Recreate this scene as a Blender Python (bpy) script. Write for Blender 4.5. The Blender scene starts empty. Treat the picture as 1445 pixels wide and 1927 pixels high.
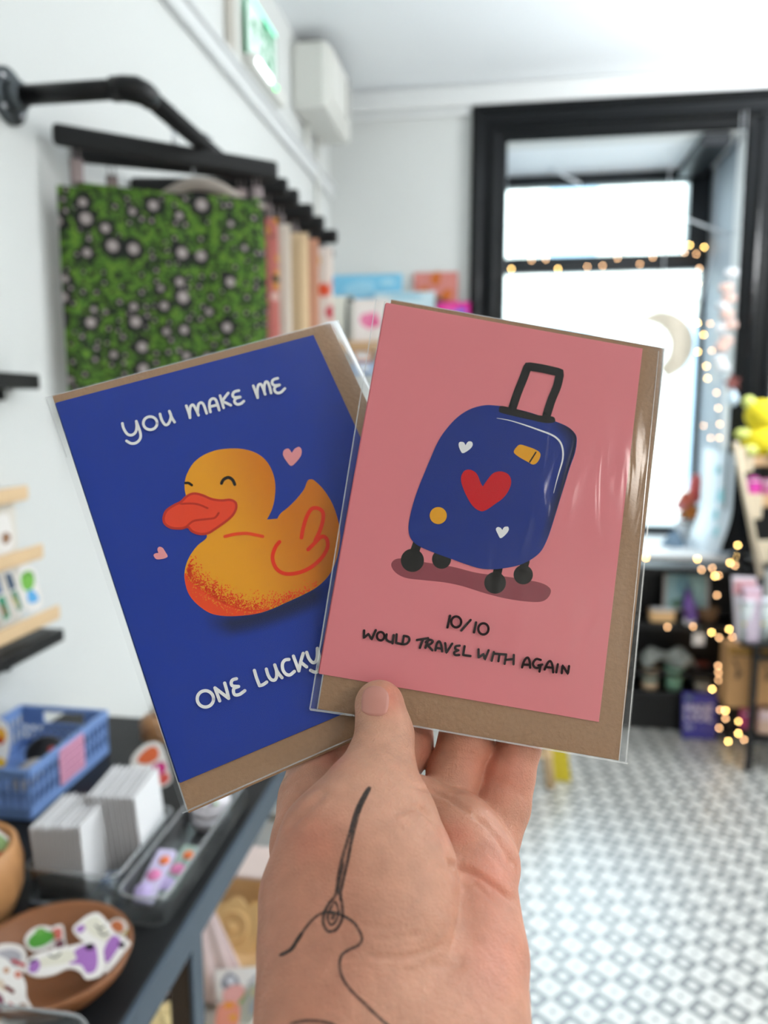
import bpy, bmesh, math, random
import numpy as np
from mathutils import Vector, Matrix, noise
from mathutils.bvhtree import BVHTree
from mathutils.geometry import tessellate_polygon
random.seed(7)
PI = math.pi
SC = bpy.context.scene
COL = SC.collection

# ------------------------------------------------------------------ camera
FP = 1447.0                      # focal length in pixels of the 1445x1927 frame
CX, CY = 722.5, 963.5
YAW, PITCH, EYE = math.radians(8.852), math.radians(7.812), 1.5
cR = Vector((math.cos(YAW), math.sin(YAW), 0))
cF = Vector((-math.sin(YAW)*math.cos(PITCH), math.cos(YAW)*math.cos(PITCH), -math.sin(PITCH)))
cU = cR.cross(cF)
CAMP = Vector((0, 0, EYE))
cam_d = bpy.data.cameras.new('camera')
cam = bpy.data.objects.new('camera', cam_d); COL.objects.link(cam)
CAM_M = Matrix(((cR.x, cU.x, -cF.x, 0), (cR.y, cU.y, -cF.y, 0), (cR.z, cU.z, -cF.z, EYE), (0, 0, 0, 1)))
cam.matrix_world = CAM_M
cam_d.sensor_fit = 'VERTICAL'; cam_d.sensor_height = 36.0; cam_d.sensor_width = 36.0
cam_d.lens = FP*36.0/1927.0
cam_d.clip_start = 0.01; cam_d.clip_end = 200
cam_d.dof.use_dof = True; cam_d.dof.focus_distance = 0.268; cam_d.dof.aperture_fstop = 7.8
cam_d.dof.aperture_blades = 0
SC.camera = cam

# ------------------------------------------------------------------ colour management, world, lamps
SC.view_settings.view_transform = 'Standard'
SC.view_settings.look = 'None'
SC.view_settings.gamma = 1.0
SC.view_settings.use_curve_mapping = False
SC.view_settings.exposure = 0.24
SC.cycles.max_bounces = 10
SC.cycles.transparent_max_bounces = 24
SC.cycles.sample_clamp_indirect = 6.0
SC.cycles.caustics_reflective = False
SC.cycles.caustics_refractive = False

world = bpy.data.worlds.new('overcast_sky'); SC.world = world
world.use_nodes = True
wn = world.node_tree.nodes; wl = world.node_tree.links
bg = wn['Background']
sky = wn.new('ShaderNodeTexSky'); sky.sky_type = 'HOSEK_WILKIE'; sky.turbidity = 8; sky.sun_direction = (0.3, 0.5, 0.8)
wmix = wn.new('ShaderNodeMixRGB'); wmix.inputs[0].default_value = 0.88
wl.new(sky.outputs[0], wmix.inputs[1]); wmix.inputs[2].default_value = (0.72, 0.88, 1.0, 1)
wl.new(wmix.outputs[0], bg.inputs[0]); bg.inputs[1].default_value = 8.5

def area_light(name, loc, rot, sx, sy, power, col):
    l = bpy.data.lights.new(name, 'AREA'); l.shape = 'RECTANGLE'; l.size = sx; l.size_y = sy; l.energy = power; l.color = col
    o = bpy.data.objects.new(name, l); COL.objects.link(o); o.location = loc; o.rotation_euler = rot
    return o
# unseen ceiling lamp behind the camera; point and upward spot added as room fill
area_light('ceiling_panel_light', (2.2, -1.9, 2.93), (0, 0, 0), 0.95, 0.5, 32.0, (1.0, 0.925, 0.85))
up = bpy.data.lights.new('ceiling_fill_light', 'SPOT'); up.energy = 290.0; up.spot_size = math.radians(150); up.spot_blend = 0.6; up.shadow_soft_size = 0.12; up.color = (0.95, 0.98, 1.0)  # unseen spot aimed up, added to brighten the ceiling
up_o = bpy.data.objects.new('ceiling_fill_light', up); COL.objects.link(up_o); up_o.location = (2.3, 1.7, 1.35); up_o.rotation_euler = (PI, 0, 0)
FILL_POINTS = [(1.70, 2.75, 2.36, 62.0)]  # unseen point lamp added to brighten the back wall and ceiling
for (lx, ly, lz, lw) in FILL_POINTS:
    l = bpy.data.lights.new('room_fill_light', 'POINT'); l.energy = lw; l.shadow_soft_size = 0.14; l.color = (0.97, 0.985, 1.0)
    o = bpy.data.objects.new('room_fill_light', l); COL.objects.link(o); o.location = (lx, ly, lz)

# ------------------------------------------------------------------ pixel -> place
def ray(px, py):
    return cR*((px-CX)/FP) - cU*((py-CY)/FP) + cF
def at(px, py, X=None, Y=None, Z=None, D=None):
    d = ray(px, py)
    if X is not None: return CAMP + d*(X/d.x)
    if Y is not None: return CAMP + d*(Y/d.y)
    if Z is not None: return CAMP + d*((Z-EYE)/d.z)
    return CAMP + d*D
def camspace(px, py, d): return Vector(((px-CX)/FP*d, -(py-CY)/FP*d, -d))

# ------------------------------------------------------------------ materials
def lin(c):
    return tuple((v/12.92 if v <= 0.04045 else ((v+0.055)/1.055)**2.4) for v in (x/255.0 for x in c))
MATS = {}
def mat(name, rgb=(200, 200, 200), rough=0.5, metal=0.0, var=0.06, scale=18.0, bump=0.0, bscale=60.0, spec=0.5, coat=0.0, emit=None, estr=0.0, linear=False, sss=0.0, trans=0.0, ior=1.45):
    """A node-built surface: base colour with slight noise variation and optional bump."""
    if name in MATS: return MATS[name]
    m = bpy.data.materials.new(name); m.use_nodes = True
    nt = m.node_tree; n = nt.nodes; p = n['Principled BSDF']
    c = rgb if linear else lin(rgb)
    tc = n.new('ShaderNodeTexCoord')
    if var > 0:
        nz = n.new('ShaderNodeTexNoise'); nz.inputs['Scale'].default_value = scale; nz.inputs['Detail'].default_value = 4
        nt.links.new(tc.outputs['Object'], nz.inputs['Vector'])
        mr = n.new('ShaderNodeMapRange'); mr.inputs[3].default_value = 1-var; mr.inputs[4].default_value = 1+var
        nt.links.new(nz.outputs[0], mr.inputs[0])
        mx = n.new('ShaderNodeMixRGB'); mx.blend_type = 'MULTIPLY'; mx.inputs[0].default_value = 1
        mx.inputs[1].default_value = (*c, 1); nt.links.new(mr.outputs[0], mx.inputs[2])
        nt.links.new(mx.outputs[0], p.inputs['Base Color'])
    else:
        p.inputs['Base Color'].default_value = (*c, 1)
    p.inputs['Roughness'].default_value = rough; p.inputs['Metallic'].default_value = metal
    p.inputs['Specular IOR Level'].default_value = spec; p.inputs['Coat Weight'].default_value = coat
    p.inputs['IOR'].default_value = ior
    if trans: p.inputs['Transmission Weight'].default_value = trans
    if sss:
        p.inputs['Subsurface Weight'].default_value = sss
        p.inputs['Subsurface Radius'].default_value = (1.0, 0.35, 0.2); p.inputs['Subsurface Scale'].default_value = 0.004
    if emit is not None:
        p.inputs['Emission Color'].default_value = (*lin(emit), 1); p.inputs['Emission Strength'].default_value = estr
    if bump > 0:
        bz = n.new('ShaderNodeTexNoise'); bz.inputs['Scale'].default_value = bscale; bz.inputs['Detail'].default_value = 5
        nt.links.new(tc.outputs['Object'], bz.inputs['Vector'])
        b = n.new('ShaderNodeBump'); b.inputs['Strength'].default_value = bump; b.inputs['Distance'].default_value = 0.002
        nt.links.new(bz.outputs[0], b.inputs['Height']); nt.links.new(b.outputs[0], p.inputs['Normal'])
    MATS[name] = m
    return m
def film(name, tint=(1, 1, 1), gloss=0.06, rough=0.05, haze=0.0):
    """Thin clear plastic or glass: see-through with a Fresnel sheen."""
    if name in MATS: return MATS[name]
    m = bpy.data.materials.new(name); m.use_nodes = True
    nt = m.node_tree; n = nt.nodes; n.remove(n['Principled BSDF'])
    tr = n.new('ShaderNodeBsdfTransparent'); tr.inputs[0].default_value = (*tint, 1)
    gl = n.new('ShaderNodeBsdfGlossy'); gl.inputs['Roughness'].default_value = rough
    fr = n.new('ShaderNodeLayerWeight'); fr.inputs[0].default_value = 0.25
    mr = n.new('ShaderNodeMapRange'); mr.inputs[3].default_value = gloss; mr.inputs[4].default_value = 0.8
    nt.links.new(fr.outputs['Fresnel'], mr.inputs[0])
    mx = n.new('ShaderNodeMixShader')
    nt.links.new(mr.outputs[0], mx.inputs[0]); nt.links.new(tr.outputs[0], mx.inputs[1]); nt.links.new(gl.outputs[0], mx.inputs[2])
    out = mx
    if haze > 0:
        df = n.new('ShaderNodeBsdfDiffuse'); df.inputs[0].default_value = (0.9, 0.92, 0.95, 1)
        m2 = n.new('ShaderNodeMixShader'); m2.inputs[0].default_value = haze
        nt.links.new(mx.outputs[0], m2.inputs[1]); nt.links.new(df.outputs[0], m2.inputs[2]); out = m2
    nt.links.new(out.outputs[0], n['Material Output'].inputs[0])
    MATS[name] = m
    return m
def ink_material(name, rough=0.45, coat=0.0):
    """Printed paper: the ink colour of each printed shape is stored with the shape."""
    if name in MATS: return MATS[name]
    m = bpy.data.materials.new(name); m.use_nodes = True
    nt = m.node_tree; p = nt.nodes['Principled BSDF']
    a = nt.nodes.new('ShaderNodeVertexColor'); a.layer_name = 'ink'
    nt.links.new(a.outputs[0], p.inputs['Base Color'])
    p.inputs['Roughness'].default_value = rough; p.inputs['Coat Weight'].default_value = coat; p.inputs['Specular IOR Level'].default_value = 0.18
    MATS[name] = m
    return m

# ------------------------------------------------------------------ mesh building
class MB:
    def __init__(s): s.v = []; s.f = []; s.mi = []; s.c = []; s.col = (0.8, 0.8, 0.8); s.m = 0; s.sm = []
    def add(s, vs, fs, smooth=True, cols=None):
        b = len(s.v); s.v += [tuple(x) for x in vs]
        s.c += cols if cols else [s.col]*len(vs)
        for f in fs:
            s.f.append([i+b for i in f]); s.mi.append(s.m); s.sm.append(smooth)
        return s
    def box(s, c, d, rz=0.0, bev=0.0, M=None):
        c = Vector(c); hx, hy, hz = d[0]/2, d[1]/2, d[2]/2
        b = min(bev, hx*0.9, hy*0.9, hz*0.9)
        Mz = M if M is not None else Matrix.Rotation(rz, 3, 'Z')
        if b <= 0:
            vs = [c + Mz @ Vector((x*hx, y*hy, z*hz)) for z in (-1, 1) for y in (-1, 1) for x in (-1, 1)]
            return s.add(vs, [(0, 2, 3, 1), (4, 5, 7, 6), (0, 1, 5, 4), (2, 6, 7, 3), (0, 4, 6, 2), (1, 3, 7, 5)], False)
        bm = bmesh.new(); bmesh.ops.create_cube(bm, size=1.0)
        bmesh.ops.scale(bm, vec=(d[0], d[1], d[2]), verts=bm.verts)
        bmesh.ops.bevel(bm, geom=list(bm.edges), offset=b, segments=2, affect='EDGES', profile=0.5)
        bm.verts.index_update()
        s.add([c + Mz @ v.co for v in bm.verts], [[v.index for v in f.verts] for f in bm.faces], False); bm.free()
        return s
    def tube(s, pts, r, n=10, caps=True, closed=False):
        pts = [Vector(p) for p in pts]; N = len(pts)
        rs = r if isinstance(r, (list, tuple)) else [r]*N
        vs = []; up = None
        for i, p in enumerate(pts):
            if closed: t = (pts[(i+1) % N]-pts[i-1])
            else: t = (pts[min(i+1, N-1)]-pts[max(i-1, 0)])
            t = t.normalized() if t.length > 1e-9 else Vector((0, 0, 1))
            if up is None:
                a = Vector((0, 0, 1)) if abs(t.z) < 0.9 else Vector((1, 0, 0)); up = (a - t*a.dot(t)).normalized()
            else:
                up = up - t*up.dot(t); up = up.normalized() if up.length > 1e-6 else t.orthogonal().normalized()
            sd = t.cross(up)
            for k in range(n):
                a = 2*PI*k/n; vs.append(p + (up*math.cos(a) + sd*math.sin(a))*rs[i])
        fs = []
        for i in range(N if closed else N-1):
            j = (i+1) % N
            for k in range(n):
                l = (k+1) % n; fs.append((i*n+k, i*n+l, j*n+l, j*n+k))
        if caps and not closed:
            fs.append(tuple(range(n))[::-1]); fs.append(tuple((N-1)*n+k for k in range(n)))
        return s.add(vs, fs)
    def lathe(s, prof, c=(0, 0, 0), n=28, M=None, sx=1.0, sy=1.0):
        c = Vector(c); vs = []; fs = []
        for (r, z) in prof:
            for k in range(n):
                a = 2*PI*k/n; v = Vector((r*math.cos(a)*sx, r*math.sin(a)*sy, z))
                vs.append(c + (M @ v if M is not None else v))
        for i in range(len(prof)-1):
            for k in range(n):
                l = (k+1) % n; fs.append((i*n+k, i*n+l, (i+1)*n+l, (i+1)*n+k))
        if prof[0][0] > 1e-5: fs.append(tuple(range(n))[::-1])
        if prof[-1][0] > 1e-5: fs.append(tuple((len(prof)-1)*n+k for k in range(n)))
        return s.add(vs, fs)
    def cyl(s, p0, p1, r0, r1=None, n=20): return s.tube([p0, p1], [r0, r0 if r1 is None else r1], n)
    def ball(s, c, r, n=12, sc=(1, 1, 1)):
        prof = [(max(1e-6, r*math.sin(PI*i/n)), -r*math.cos(PI*i/n)) for i in range(n+1)]
        return s.lathe(prof, c, 2*n, Matrix.Diagonal(Vector(sc)))
    def prism(s, poly, h, M, smooth=False, z0=0.0):
        """poly: 2D outline in the plane of 4x4 matrix M, extruded from z0 to z0+h."""
        n = len(poly)
        vs = [M @ Vector((x, y, z0)) for x, y in poly] + [M @ Vector((x, y, z0+h)) for x, y in poly]
        tri = tessellate_polygon([[Vector((x, y, 0)) for x, y in poly]])
        area = sum(poly[i-1][0]*poly[i][1]-poly[i][0]*poly[i-1][1] for i in range(n))
        fs = []
        for t in tri:
            a, b, c_ = t
            ar = (poly[b][0]-poly[a][0])*(poly[c_][1]-poly[a][1]) - (poly[c_][0]-poly[a][0])*(poly[b][1]-poly[a][1])
            if ar < 0: a, b, c_ = a, c_, b
            fs.append((a+n, b+n, c_+n)); fs.append((c_, b, a))
        for i in range(n):
            j = (i+1) % n
            fs.append((i, j, j+n, i+n) if area > 0 else (j, i, i+n, j+n))
        return s.add(vs, fs, smooth)
    def grid(s, fn, nu, nv, smooth=True):
        vs = [fn(i/nu, j/nv) for j in range(nv+1) for i in range(nu+1)]
        fs = [(j*(nu+1)+i, j*(nu+1)+i+1, (j+1)*(nu+1)+i+1, (j+1)*(nu+1)+i) for j in range(nv) for i in range(nu)]
        return s.add(vs, fs, smooth)

def obj(name, mb, mats, parent=None, loc=None, label=None, cat=None, group=None, kind=None):
    """Link one mesh object. With loc, the mesh was built in world places and is moved to that origin."""
    me = bpy.data.meshes.new(name)
    vs = mb.v
    if loc is not None:
        L = Vector(loc); vs = [(x-L.x, y-L.y, z-L.z) for x, y, z in vs]
    me.from_pydata(vs, [], mb.f)
    if not isinstance(mats, (list, tuple)): mats = [mats]
    for m in mats: me.materials.append(m)
    me.polygons.foreach_set('material_index', mb.mi)
    me.polygons.foreach_set('use_smooth', mb.sm)
    if any(m.node_tree.nodes.get('Color Attribute') for m in mats):
        a = me.color_attributes.new('ink', 'FLOAT_COLOR', 'POINT')
        a.data.foreach_set('color', [x for c in mb.c for x in (*c[:3], 1.0)])
    me.update()
    o = bpy.data.objects.new(name, me); COL.objects.link(o)
    if parent is not None: o.parent = parent
    elif loc is not None: o.location = loc
    if label: o['label'] = label
    if cat: o['category'] = cat
    if group: o['group'] = group
    if kind: o['kind'] = kind
    return o
def thing(name, label, cat, loc=(0, 0, 0), rz=0.0, group=None, M=None):
    o = bpy.data.objects.new(name, None); COL.objects.link(o); o.empty_display_size = 0.05
    if M is not None: o.matrix_world = M
    else: o.location = loc; o.rotation_euler = (0, 0, rz)
    o['label'] = label; o['category'] = cat
    if group: o['group'] = group
    return o
def part(name, mb, m, parent, label=None):
    """A part built in world places under an unrotated thing at its location (walks up to the thing)."""
    r = parent
    while r.parent is not None: r = r.parent
    return obj(name, mb, m, parent, loc=r.location, label=label)
def struct(name, mb, m, parent=None): return obj(name, mb, m, parent, kind='structure' if parent is None else None)
def dup(root, loc, rz=0.0, label=None):
    r = root.copy(); COL.objects.link(r); r.location = loc; r.rotation_euler = (0, 0, rz)
    if label: r['label'] = label
    for ch in list(root.children):
        c = ch.copy(); COL.objects.link(c); c.parent = r
        for g in list(ch.children):
            d = g.copy(); COL.objects.link(d); d.parent = c
    return r
def smooth_path(pts, k=6, closed=False):
    """Catmull-Rom; a point repeated twice is a corner."""
    P = [np.array(p, float) for p in pts]; out = []
    n = len(P)
    for i in range(n if closed else n-1):
        p1, p2 = P[i], P[(i+1) % n]
        if np.allclose(p1, p2): continue
        p0 = P[i-1] if (closed or i > 0) else p1
        p3 = P[(i+2) % n] if (closed or i+2 < n) else p2
        for j in range(k):
            t = j/k
            out.append(0.5*((2*p1)+(-p0+p2)*t+(2*p0-5*p1+4*p2-p3)*t*t+(-p0+3*p1-3*p2+p3)*t**3))
    if not closed: out.append(P[-1])
    return [tuple(float(x) for x in o) for o in out]
# ------------------------------------------------------------------ the room
XL, YB, ZC = -0.86, 3.80, 2.965          # left wall, back wall, ceiling
XR, YF = 3.3, -2.6                        # right wall, wall behind the camera
YW = 4.40                                 # window plane at the back of the bay
OX0, OX1, OZ0, OZ1 = -0.013, 1.030, 0.80, 2.715   # opening in the back wall
wall_m = mat('painted_wall', (218, 220, 218), 0.75, var=0.02, scale=3, bump=0.08, bscale=120)
ceil_m = mat('painted_ceiling', (236, 240, 243), 0.8, var=0.015, scale=2)
trim_m = mat('white_gloss_trim', (224, 226, 226), 0.4, var=0.01)
black_gloss = mat('black_gloss_paint', (8, 11, 14), 0.24, var=0.15, scale=9, bump=0.6, bscale=45, spec=0.27)
soffit_m = mat('soffit_white', (238, 241, 244), 0.6, var=0.01)
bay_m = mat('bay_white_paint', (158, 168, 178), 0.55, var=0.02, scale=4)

def floor_material():
    m = bpy.data.materials.new('patterned_floor'); m.use_nodes = True
    nt = m.node_tree; n = nt.nodes; L = nt.links.new; p = n['Principled BSDF']
    g = n.new('ShaderNodeNewGeometry')
    mp = n.new('ShaderNodeMapping'); mp.vector_type = 'TEXTURE'
    # turn 45 degrees plus the slight skew of the sheet, one unit = one square of the print
    mp.inputs['Location'].default_value = (0.189, 1.8247, 0); mp.inputs['Rotation'].default_value = (0, 0, math.radians(45+3.2))
    s = 0.0832/math.sqrt(2); mp.inputs['Scale'].default_value = (s, s, 1)
    L(g.outputs['Position'], mp.inputs[0])
    sp = n.new('ShaderNodeSeparateXYZ'); L(mp.outputs[0], sp.inputs[0])
    def M(op, a, b=None, c=None):
        o = n.new('ShaderNodeMath'); o.operation = op
        for i, v in enumerate((a, b, c)):
            if v is None: continue
            if isinstance(v, (int, float)): o.inputs[i].default_value = v
            else: L(v, o.inputs[i])
        return o.outputs[0]
    u = M('ADD', sp.outputs[0], 0.5); v = M('ADD', sp.outputs[1], 0.5)
    iu, iv = M('FLOOR', u), M('FLOOR', v)
    par = M('PINGPONG', M('ADD', iu, iv), 1.0)              # 0 grey square, 1 white square
    fu = M('ABSOLUTE', M('SUBTRACT', M('FRACT', u), 0.5)); fv = M('ABSOLUTE', M('SUBTRACT', M('FRACT', v), 0.5))
    cheb = M('MAXIMUM', fu, fv)
    inA = M('LESS_THAN', cheb, 0.22); inB = M('LESS_THAN', cheb, 0.10)
    isw = M('GREATER_THAN', par, 0.5)
    grey = M('ADD', M('MULTIPLY', M('SUBTRACT', 1, isw), M('SUBTRACT', 1, inA)), M('MULTIPLY', isw, inB))
    # seams of the tiles every six squares of the print
    su = M('ABSOLUTE', M('SUBTRACT', M('FRACT', M('DIVIDE', M('ADD', sp.outputs[0], sp.outputs[1]), 4.0)), 0.5)); sv = M('ABSOLUTE', M('SUBTRACT', M('FRACT', M('DIVIDE', M('SUBTRACT', sp.outputs[0], sp.outputs[1]), 4.0)), 0.5))
    seam = M('LESS_THAN', M('MINIMUM', su, sv), 0.006)
    nz = n.new('ShaderNodeTexNoise'); nz.inputs['Scale'].default_value = 7; nz.inputs['Detail'].default_value = 5; L(g.outputs['Position'], nz.inputs['Vector'])
    wear = M('MULTIPLY_ADD', nz.outputs[0], 0.16, 0.92)
    mx = n.new('ShaderNodeMixRGB'); L(grey, mx.inputs[0]); mx.inputs[1].default_value = (*lin((205, 205, 200)), 1); mx.inputs[2].default_value = (*lin((92, 96, 97)), 1)
    m2 = n.new('ShaderNodeMixRGB'); L(M('MULTIPLY', seam, .35), m2.inputs[0]); L(mx.outputs[0], m2.inputs[1]); m2.inputs[2].default_value = (*lin((110, 112, 112)), 1)
    m3 = n.new('ShaderNodeMixRGB'); m3.blend_type = 'MULTIPLY'; m3.inputs[0].default_value = 1; L(m2.outputs[0], m3.inputs[1]); L(wear, m3.inputs[2])
    L(m3.outputs[0], p.inputs['Base Color'])
    L(M('MULTIPLY_ADD', nz.outputs[0], 0.08, 0.33), p.inputs['Roughness'])
    p.inputs['Specular IOR Level'].default_value = 1.0; p.inputs['Coat Weight'].default_value = 1.0; p.inputs['Coat Roughness'].default_value = 0.45
    return m

mb = MB(); mb.box(((XL+XR)/2, (YF+YB)/2, -0.05), (XR-XL+0.3, YB-YF+0.3, 0.1)); struct('floor', mb, floor_material())
mb = MB(); mb.box(((XL+XR)/2, (YF+YB)/2, ZC+0.05), (XR-XL+0.3, YB-YF+0.3, 0.1)); struct('ceiling', mb, ceil_m)
mb = MB(); mb.box((XL-0.06, (YF+YB)/2, ZC/2), (0.12, YB-YF+0.24, ZC)); struct('wall_left', mb, wall_m)
mb = MB(); mb.box((XR+0.06, (YF+YB)/2, ZC/2), (0.12, YB-YF+0.24, ZC)); struct('wall_right', mb, wall_m)
mb = MB(); mb.box(((XL+XR)/2, YF-0.06, ZC/2), (XR-XL, 0.12, ZC)); struct('wall_front', mb, wall_m)
mb = MB()
mb.box(((XL+OX0)/2, YB+0.06, ZC/2), (OX0-XL, 0.12, ZC))
mb.box(((XR+OX1)/2, YB+0.06, ZC/2), (XR-OX1, 0.12, ZC))
mb.box(((OX0+OX1)/2, YB+0.06, (ZC+OZ1)/2), (OX1-OX0, 0.12, ZC-OZ1))
mb.box(((OX0+OX1)/2, YB+0.06, OZ0/2-0.02), (OX1-OX0, 0.12, OZ0-0.04))
struct('wall_back', mb, wall_m)
# mouldings
mb = MB(); mb.box((XL+0.012, (YF+YB)/2, 2.515), (0.024, YB-YF, 0.05), 0, 0.008); mb.box((XL+0.018, (YF+YB)/2, 2.545), (0.036, YB-YF, 0.016), 0, 0.005)
struct('trim_1', mb, trim_m)
mb = MB(); mb.box(((XL+XR)/2, YB-0.025, ZC-0.05), (XR-XL, 0.05, 0.10), 0, 0.02); mb.box(((XL+XR)/2, YB-0.012, ZC-0.115), (XR-XL, 0.024, 0.03), 0, 0.008)
struct('trim_2', mb, trim_m)
mb = MB(); mb.box((XL+0.012, (YF+YB)/2, 0.09), (0.024, YB-YF, 0.18), 0, 0.006); struct('baseboard_left', mb, black_gloss)
# bay behind the opening
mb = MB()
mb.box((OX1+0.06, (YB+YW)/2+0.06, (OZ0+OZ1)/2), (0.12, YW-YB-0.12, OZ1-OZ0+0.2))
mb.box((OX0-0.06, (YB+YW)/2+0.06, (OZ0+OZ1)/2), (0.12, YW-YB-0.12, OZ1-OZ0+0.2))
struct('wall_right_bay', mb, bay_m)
mb = MB(); mb.box(((OX0+OX1)/2, (YB+YW)/2+0.06, OZ1+0.05), (OX1-OX0, YW-YB-0.12, 0.1)); struct('ceiling_bay', mb, soffit_m)
mb = MB(); mb.box(((OX0+OX1)/2, (YB-0.08+YW)/2+0.04, OZ0-0.02), (OX1-OX0+0.05, YW-YB+0.08, 0.045), 0, 0.006); struct('trim_3', mb, trim_m)
# moulded black architrave round the opening
def architrave():
    mb = MB()
    prof = [(0.0, 0.0), (0.0, 0.030), (0.012, 0.042), (0.030, 0.046), (0.040, 0.036), (0.048, 0.030), (0.085, 0.028), (0.092, 0.034), (0.104, 0.036), (0.112, 0.028), (0.120, 0.022), (0.150, 0.018), (0.158, 0.012), (0.165, 0.0)]
    W = 0.165
    x0, x1, zt = OX0-W, OX1+W, OZ1+0.16
    path = [(x0, 0.0, 1, 0), (x0, zt, 1, -1), (x1, zt, -1, -1), (x1, 0.0, -1, 0)]   # outer corner, direction the profile runs inwards
    vs = []
    for (x, z, dx, dz) in path:
        for (a, d) in prof: vs.append((x+dx*a, YB-d, z+dz*a))
    n = len(prof)
    fs = [(i*n+k, i*n+k+1, (i+1)*n+k+1, (i+1)*n+k) for i in range(3) for k in range(n-1)]
    mb.add(vs, fs, False)
    return mb
o = struct('trim_4', architrave(), black_gloss)
# window frame at the back of the bay
def zy(py, Y): return at(1150, py, Y=Y).z
frame_m = mat('black_window_frame', (16, 22, 28), 0.4, var=0.08, scale=12)
mb = MB()
zt0, zt1 = zy(348, YW), zy(318, YW)
za0, za1 = zy(512, YW), zy(482, YW)
xs0, xs1 = at(1293, 400, Y=YW).x, at(1332, 400, Y=YW).x
xt0, xt1 = at(1304, 800, Y=YW).x, at(1319, 800, Y=YW).x
mb.box((0.5, YW, (zt0+zt1)/2), (1.3, 0.07, zt1-zt0), 0, 0.006)
mb.box((0.5, YW, (za0+za1)/2), (1.3, 0.07, za1-za0), 0, 0.006)
mb.box(((xs0+xs1)/2, YW-0.01, (za1+OZ1)/2), (xs1-xs0, 0.08, OZ1-za1), 0, 0.006)
mb.box(((xt0+xt1)/2, YW, (OZ0+za1)/2), (xt1-xt0, 0.06, za1-OZ0), 0, 0.005)
mb.box((OX0-0.03, YW, (OZ0+OZ1)/2), (0.06, 0.07, OZ1-OZ0), 0, 0.006)
mb.box((0.5, YW, OZ0+0.02), (1.3, 0.07, 0.05), 0, 0.006)
w1 = struct('window_1', mb, frame_m)
glass = film('window_glass', (0.97, 0.99, 0.99), 0.03, 0.02)
mb = MB(); mb.box((0.5, YW+0.01, (za1+zt0)/2), (1.05, 0.006, zt0-za1)); obj('pane', mb, glass, w1)
mb = MB(); mb.box((0.5, YW+0.01, (OZ0+za0)/2), (1.1, 0.006, za0-OZ0-0.02)); obj('pane', mb, glass, w1)
# dark head beam inside the bay, across to the post
mb = MB()
bx0, bx1 = at(1290, 290, Y=4.15).x, at(1340, 290, Y=4.15).x
mb.box(((bx0+bx1)/2, 4.06, OZ1-0.03), (bx1-bx0, 0.5, 0.05), 0, 0.005); struct('trim_5', mb, frame_m)

# ---- outside, across the street
stone = mat('pale_stone', (226, 222, 210), 0.85, var=0.08, scale=2.5)
dark_glass = mat('far_window_glass', (150, 170, 184), 0.4, var=0.1, scale=2)
mb = MB(); mb.box((1.5, 11.3, 2.3), (16, 0.6, 5.6))
fac = thing('building', 'pale stone building across the street seen bright through the window', 'building', (1.5, 11.3, -0.5))
part('wall', mb, stone, fac)
for i, x in enumerate((-0.9, 0.85, 2.6, 4.4)):
    for z0, z1 in ((0.4, 2.6), (3.3, 4.7)):
        mb = MB(); mb.box((x, 10.98, (z0+z1)/2), (0.62, 0.05, z1-z0), 0, 0.01); part('far_window', mb, dark_glass, fac)
    mb = MB(); mb.box((x+0.87, 10.9, 2.3), (0.36, 0.26, 5.4), 0, 0.03); part('pilaster', mb, stone, fac)
mb = MB(); mb.box((1.5, 10.9, 3.0), (16, 0.3, 0.22), 0, 0.05); part('cornice', mb, stone, fac)
mb = MB(); mb.box((1.5, 7.7, -0.1), (16, 6.9, 0.2)); struct('ground', mb, mat('pavement', (170, 170, 168), 0.9, var=0.1, scale=4))
# ------------------------------------------------------------------ the two greeting cards
def rodrigues(v):
    v = Vector(v); a = v.length
    return Matrix.Rotation(a, 4, v.normalized())
class Card:
    """A plane held in front of the lens; local x right, y up, z out of the printed face."""
    def __init__(s, rot, pos, size):
        s.k = size
        s.M = CAM_M @ (Matrix.Translation(Vector(pos)*size) @ rodrigues(rot))
        s.Mi = s.M.inverted()
    def uv(s, px, py, off=0.0):
        o = s.Mi @ CAMP; d = (s.Mi.to_3x3() @ ray(px, py)); t = (off-o.z)/d.z
        q = o + d*t; return (q.x, q.y)
    def depth(s, px, py):
        o = s.Mi @ CAMP; d = (s.Mi.to_3x3() @ ray(px, py)); return -o.z/d.z
PINK = Card((-0.1732, 0.0281, -0.1721), (0.0402, 0.0032, -0.2965), 0.962)
DUCK = Card((-0.3548, 0.2409, 0.374), (-0.0477, -0.0066, -0.2851), 1.03)
LIT = 0.66      # white paper in the photo reads about this bright, so ink = photo colour / LIT
def ink(r, g, b): return tuple(min(0.92, v/LIT) for v in lin((r, g, b)))

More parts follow.
